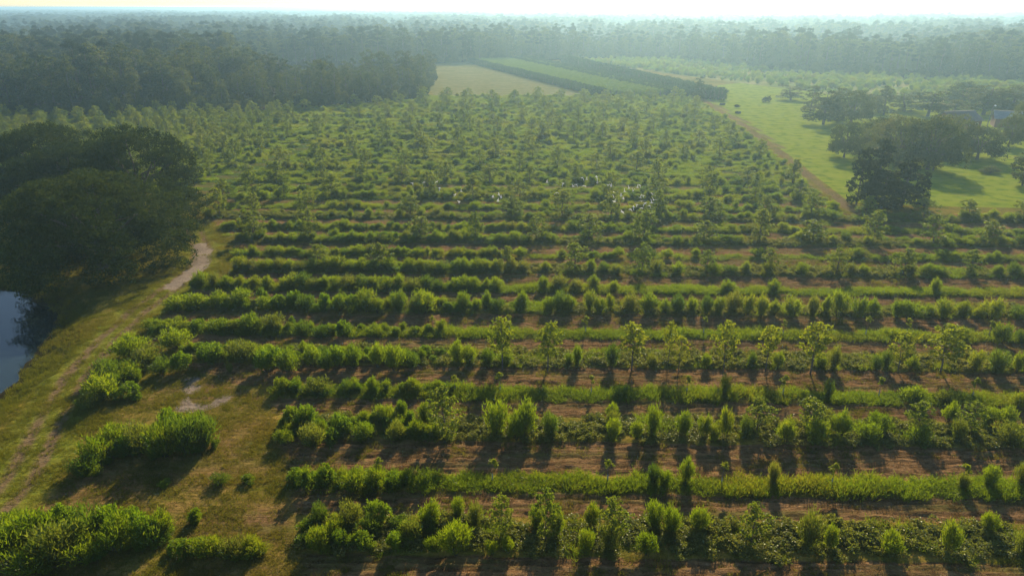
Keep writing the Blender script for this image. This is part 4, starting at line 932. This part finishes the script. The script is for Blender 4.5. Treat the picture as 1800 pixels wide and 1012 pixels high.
# ------------------------------------------------------------------ egrets flying low over the orchard
def egret_mesh(pose):
    """one continuous bird: body rings with folded neck, wings grown from the flanks"""
    g = Geo(); S_ = 8
    ax = [(-.34, .0, .012, .03), (-.22, .0, .04, .04), (-.05, .0, .065, .07), (.12, .01, .065, .065), (.24, .04, .042, .055), (.31, .075, .045, .055), (.37, .085, .04, .045), (.42, .08, .02, .02)]
    th = np.linspace(0, 2*np.pi, S_, endpoint=False)
    V = np.array([[x, math.cos(t)*ry, z+math.sin(t)*rz] for x, z, ry, rz in ax for t in th])
    Q = [(i*S_+j, i*S_+(j+1) % S_, (i+1)*S_+(j+1) % S_, (i+1)*S_+j) for i in range(len(ax)-1) for j in range(S_)]
    g.add(V, Q)
    a1, a2 = {0: (50, 25), 1: (-10, -50), 2: (20, -15), 3: (65, 60)}[pose]
    for s in (-1, 1):
        pts = [(.06, .0), (.26, 0), (.52, 0)]; st = np.array([[0.1, s*.05, .05]]); y = s*.05; z = .05; rows = [(.18, -.10, y, z, .03)]
        for L, a, le, te in ((.24, a1, .14, -.05), (.24, (a1+a2)/2, .11, -.06), (.20, a2, .04, -.08), (.14, a2, -.04, -.09)):
            y += s*L*math.cos(R(a)); z += L*math.sin(R(a)); rows.append((le, te, y, z, .014))
        V = []; 
        for le, te, y_, z_, tk in rows: V += [(le, y_, z_), ((le*.6+te*.4), y_, z_+tk), (te, y_, z_), ((le*.6+te*.4), y_, z_-tk*.5)]
        Q = [(i*4+j, i*4+(j+1) % 4, (i+1)*4+(j+1) % 4, (i+1)*4+j) for i in range(len(rows)-1) for j in range(4)]+[(len(rows)*4-4, len(rows)*4-3, len(rows)*4-2, len(rows)*4-1)]
        g.add(V, Q)
    me = g.mesh('egret_body', M['white'], True)
    b = Geo(); b.tube([(.41, 0, .08), (.47, 0, .075), (.54, 0, .07)], [.016, .012, .003], 6)
    l = Geo(); l.tube([(-.3, .02, -.01), (-.42, .02, -.02), (-.58, .02, -.03)], [.012, .009, .006], 5); l.tube([(-.3, -.02, -.01), (-.42, -.02, -.02), (-.58, -.02, -.03)], [.012, .009, .006], 5)
    return me, b.mesh('beak', M['beak']), l.mesh('legs', M['pole'])
EG = [egret_mesh(i) for i in range(4)]
BIRDS = [(724,322),(745,321),(768,320),(773,331),(799,342),(811,337),(807,354),(867,347),(877,343),(881,348),(876,354),(962,321),(978,339),(990,323),(1008,328),(1013,325),(1023,313),(1032,316),(1049,311),(1050,322),(1069,325),(1074,328),(1025,327),(1080,339),(1079,347),(1081,355),(1092,345),(1096,349),(1098,337),(1105,332),(1113,336),(1121,330),(1125,326),(1126,348),(1131,344),(1128,354),(1147,340),(1151,344),(1149,352),(1145,357),(1141,362),(1134,358),(1127,366),(1120,360),(1114,364),(1108,368),(1094,373)]
for i, (u, v) in enumerate(sorted(BIRDS)):
    z = 4.0+rnd.uniform(-.8, 1.5); x, y = gp(u, v, z); me, bk, lg = EG[rnd.choice((0, 0, 1, 1, 2, 3))]
    e = obj('egret', me, None, (x, y, z)); s = rnd.uniform(.7, .85); e.scale = (s, s, s)
    e.rotation_euler = (R(rnd.uniform(-35, 35)), R(rnd.uniform(-12, 12)), R(rnd.choice((150, 200, 30, 215))+rnd.uniform(-25, 25)))
    obj('beak', bk, e); obj('legs', lg, e)
    tag(e, 'white egret flying low over the orchard, %s from the left of the flock' % ordw(i+1), 'egret', 'white egrets over the orchard')

# ------------------------------------------------------------------ haze: the humid morning air
def haze():
    x0, x1, y0, y1, z0, z1 = -31000, 31000, -420, 31000, -4.6, 37.0
    V = [(x, y, z) for z in (z0, z1) for y in (y0, y1) for x in (x0, x1)]
    me = bpy.data.meshes.new('haze'); me.from_pydata(V, [], [(0, 2, 3, 1), (4, 5, 7, 6), (0, 1, 5, 4), (2, 6, 7, 3), (0, 4, 6, 2), (1, 3, 7, 5)])
    m, t, out = new_mat('haze_air'); g = NT(t); v = g.n('ShaderNodeVolumePrincipled')
    v.inputs['Color'].default_value = (.48, .78, 1.0, 1); v.inputs['Density'].default_value = HAZE_DENSITY; v.inputs['Anisotropy'].default_value = .72
    g.l(v.outputs[0], out.inputs['Volume']); me.materials.append(m)
    tag(obj('haze', me), 'thin blue morning haze lying over the whole valley', 'haze', None, 'stuff')
haze()
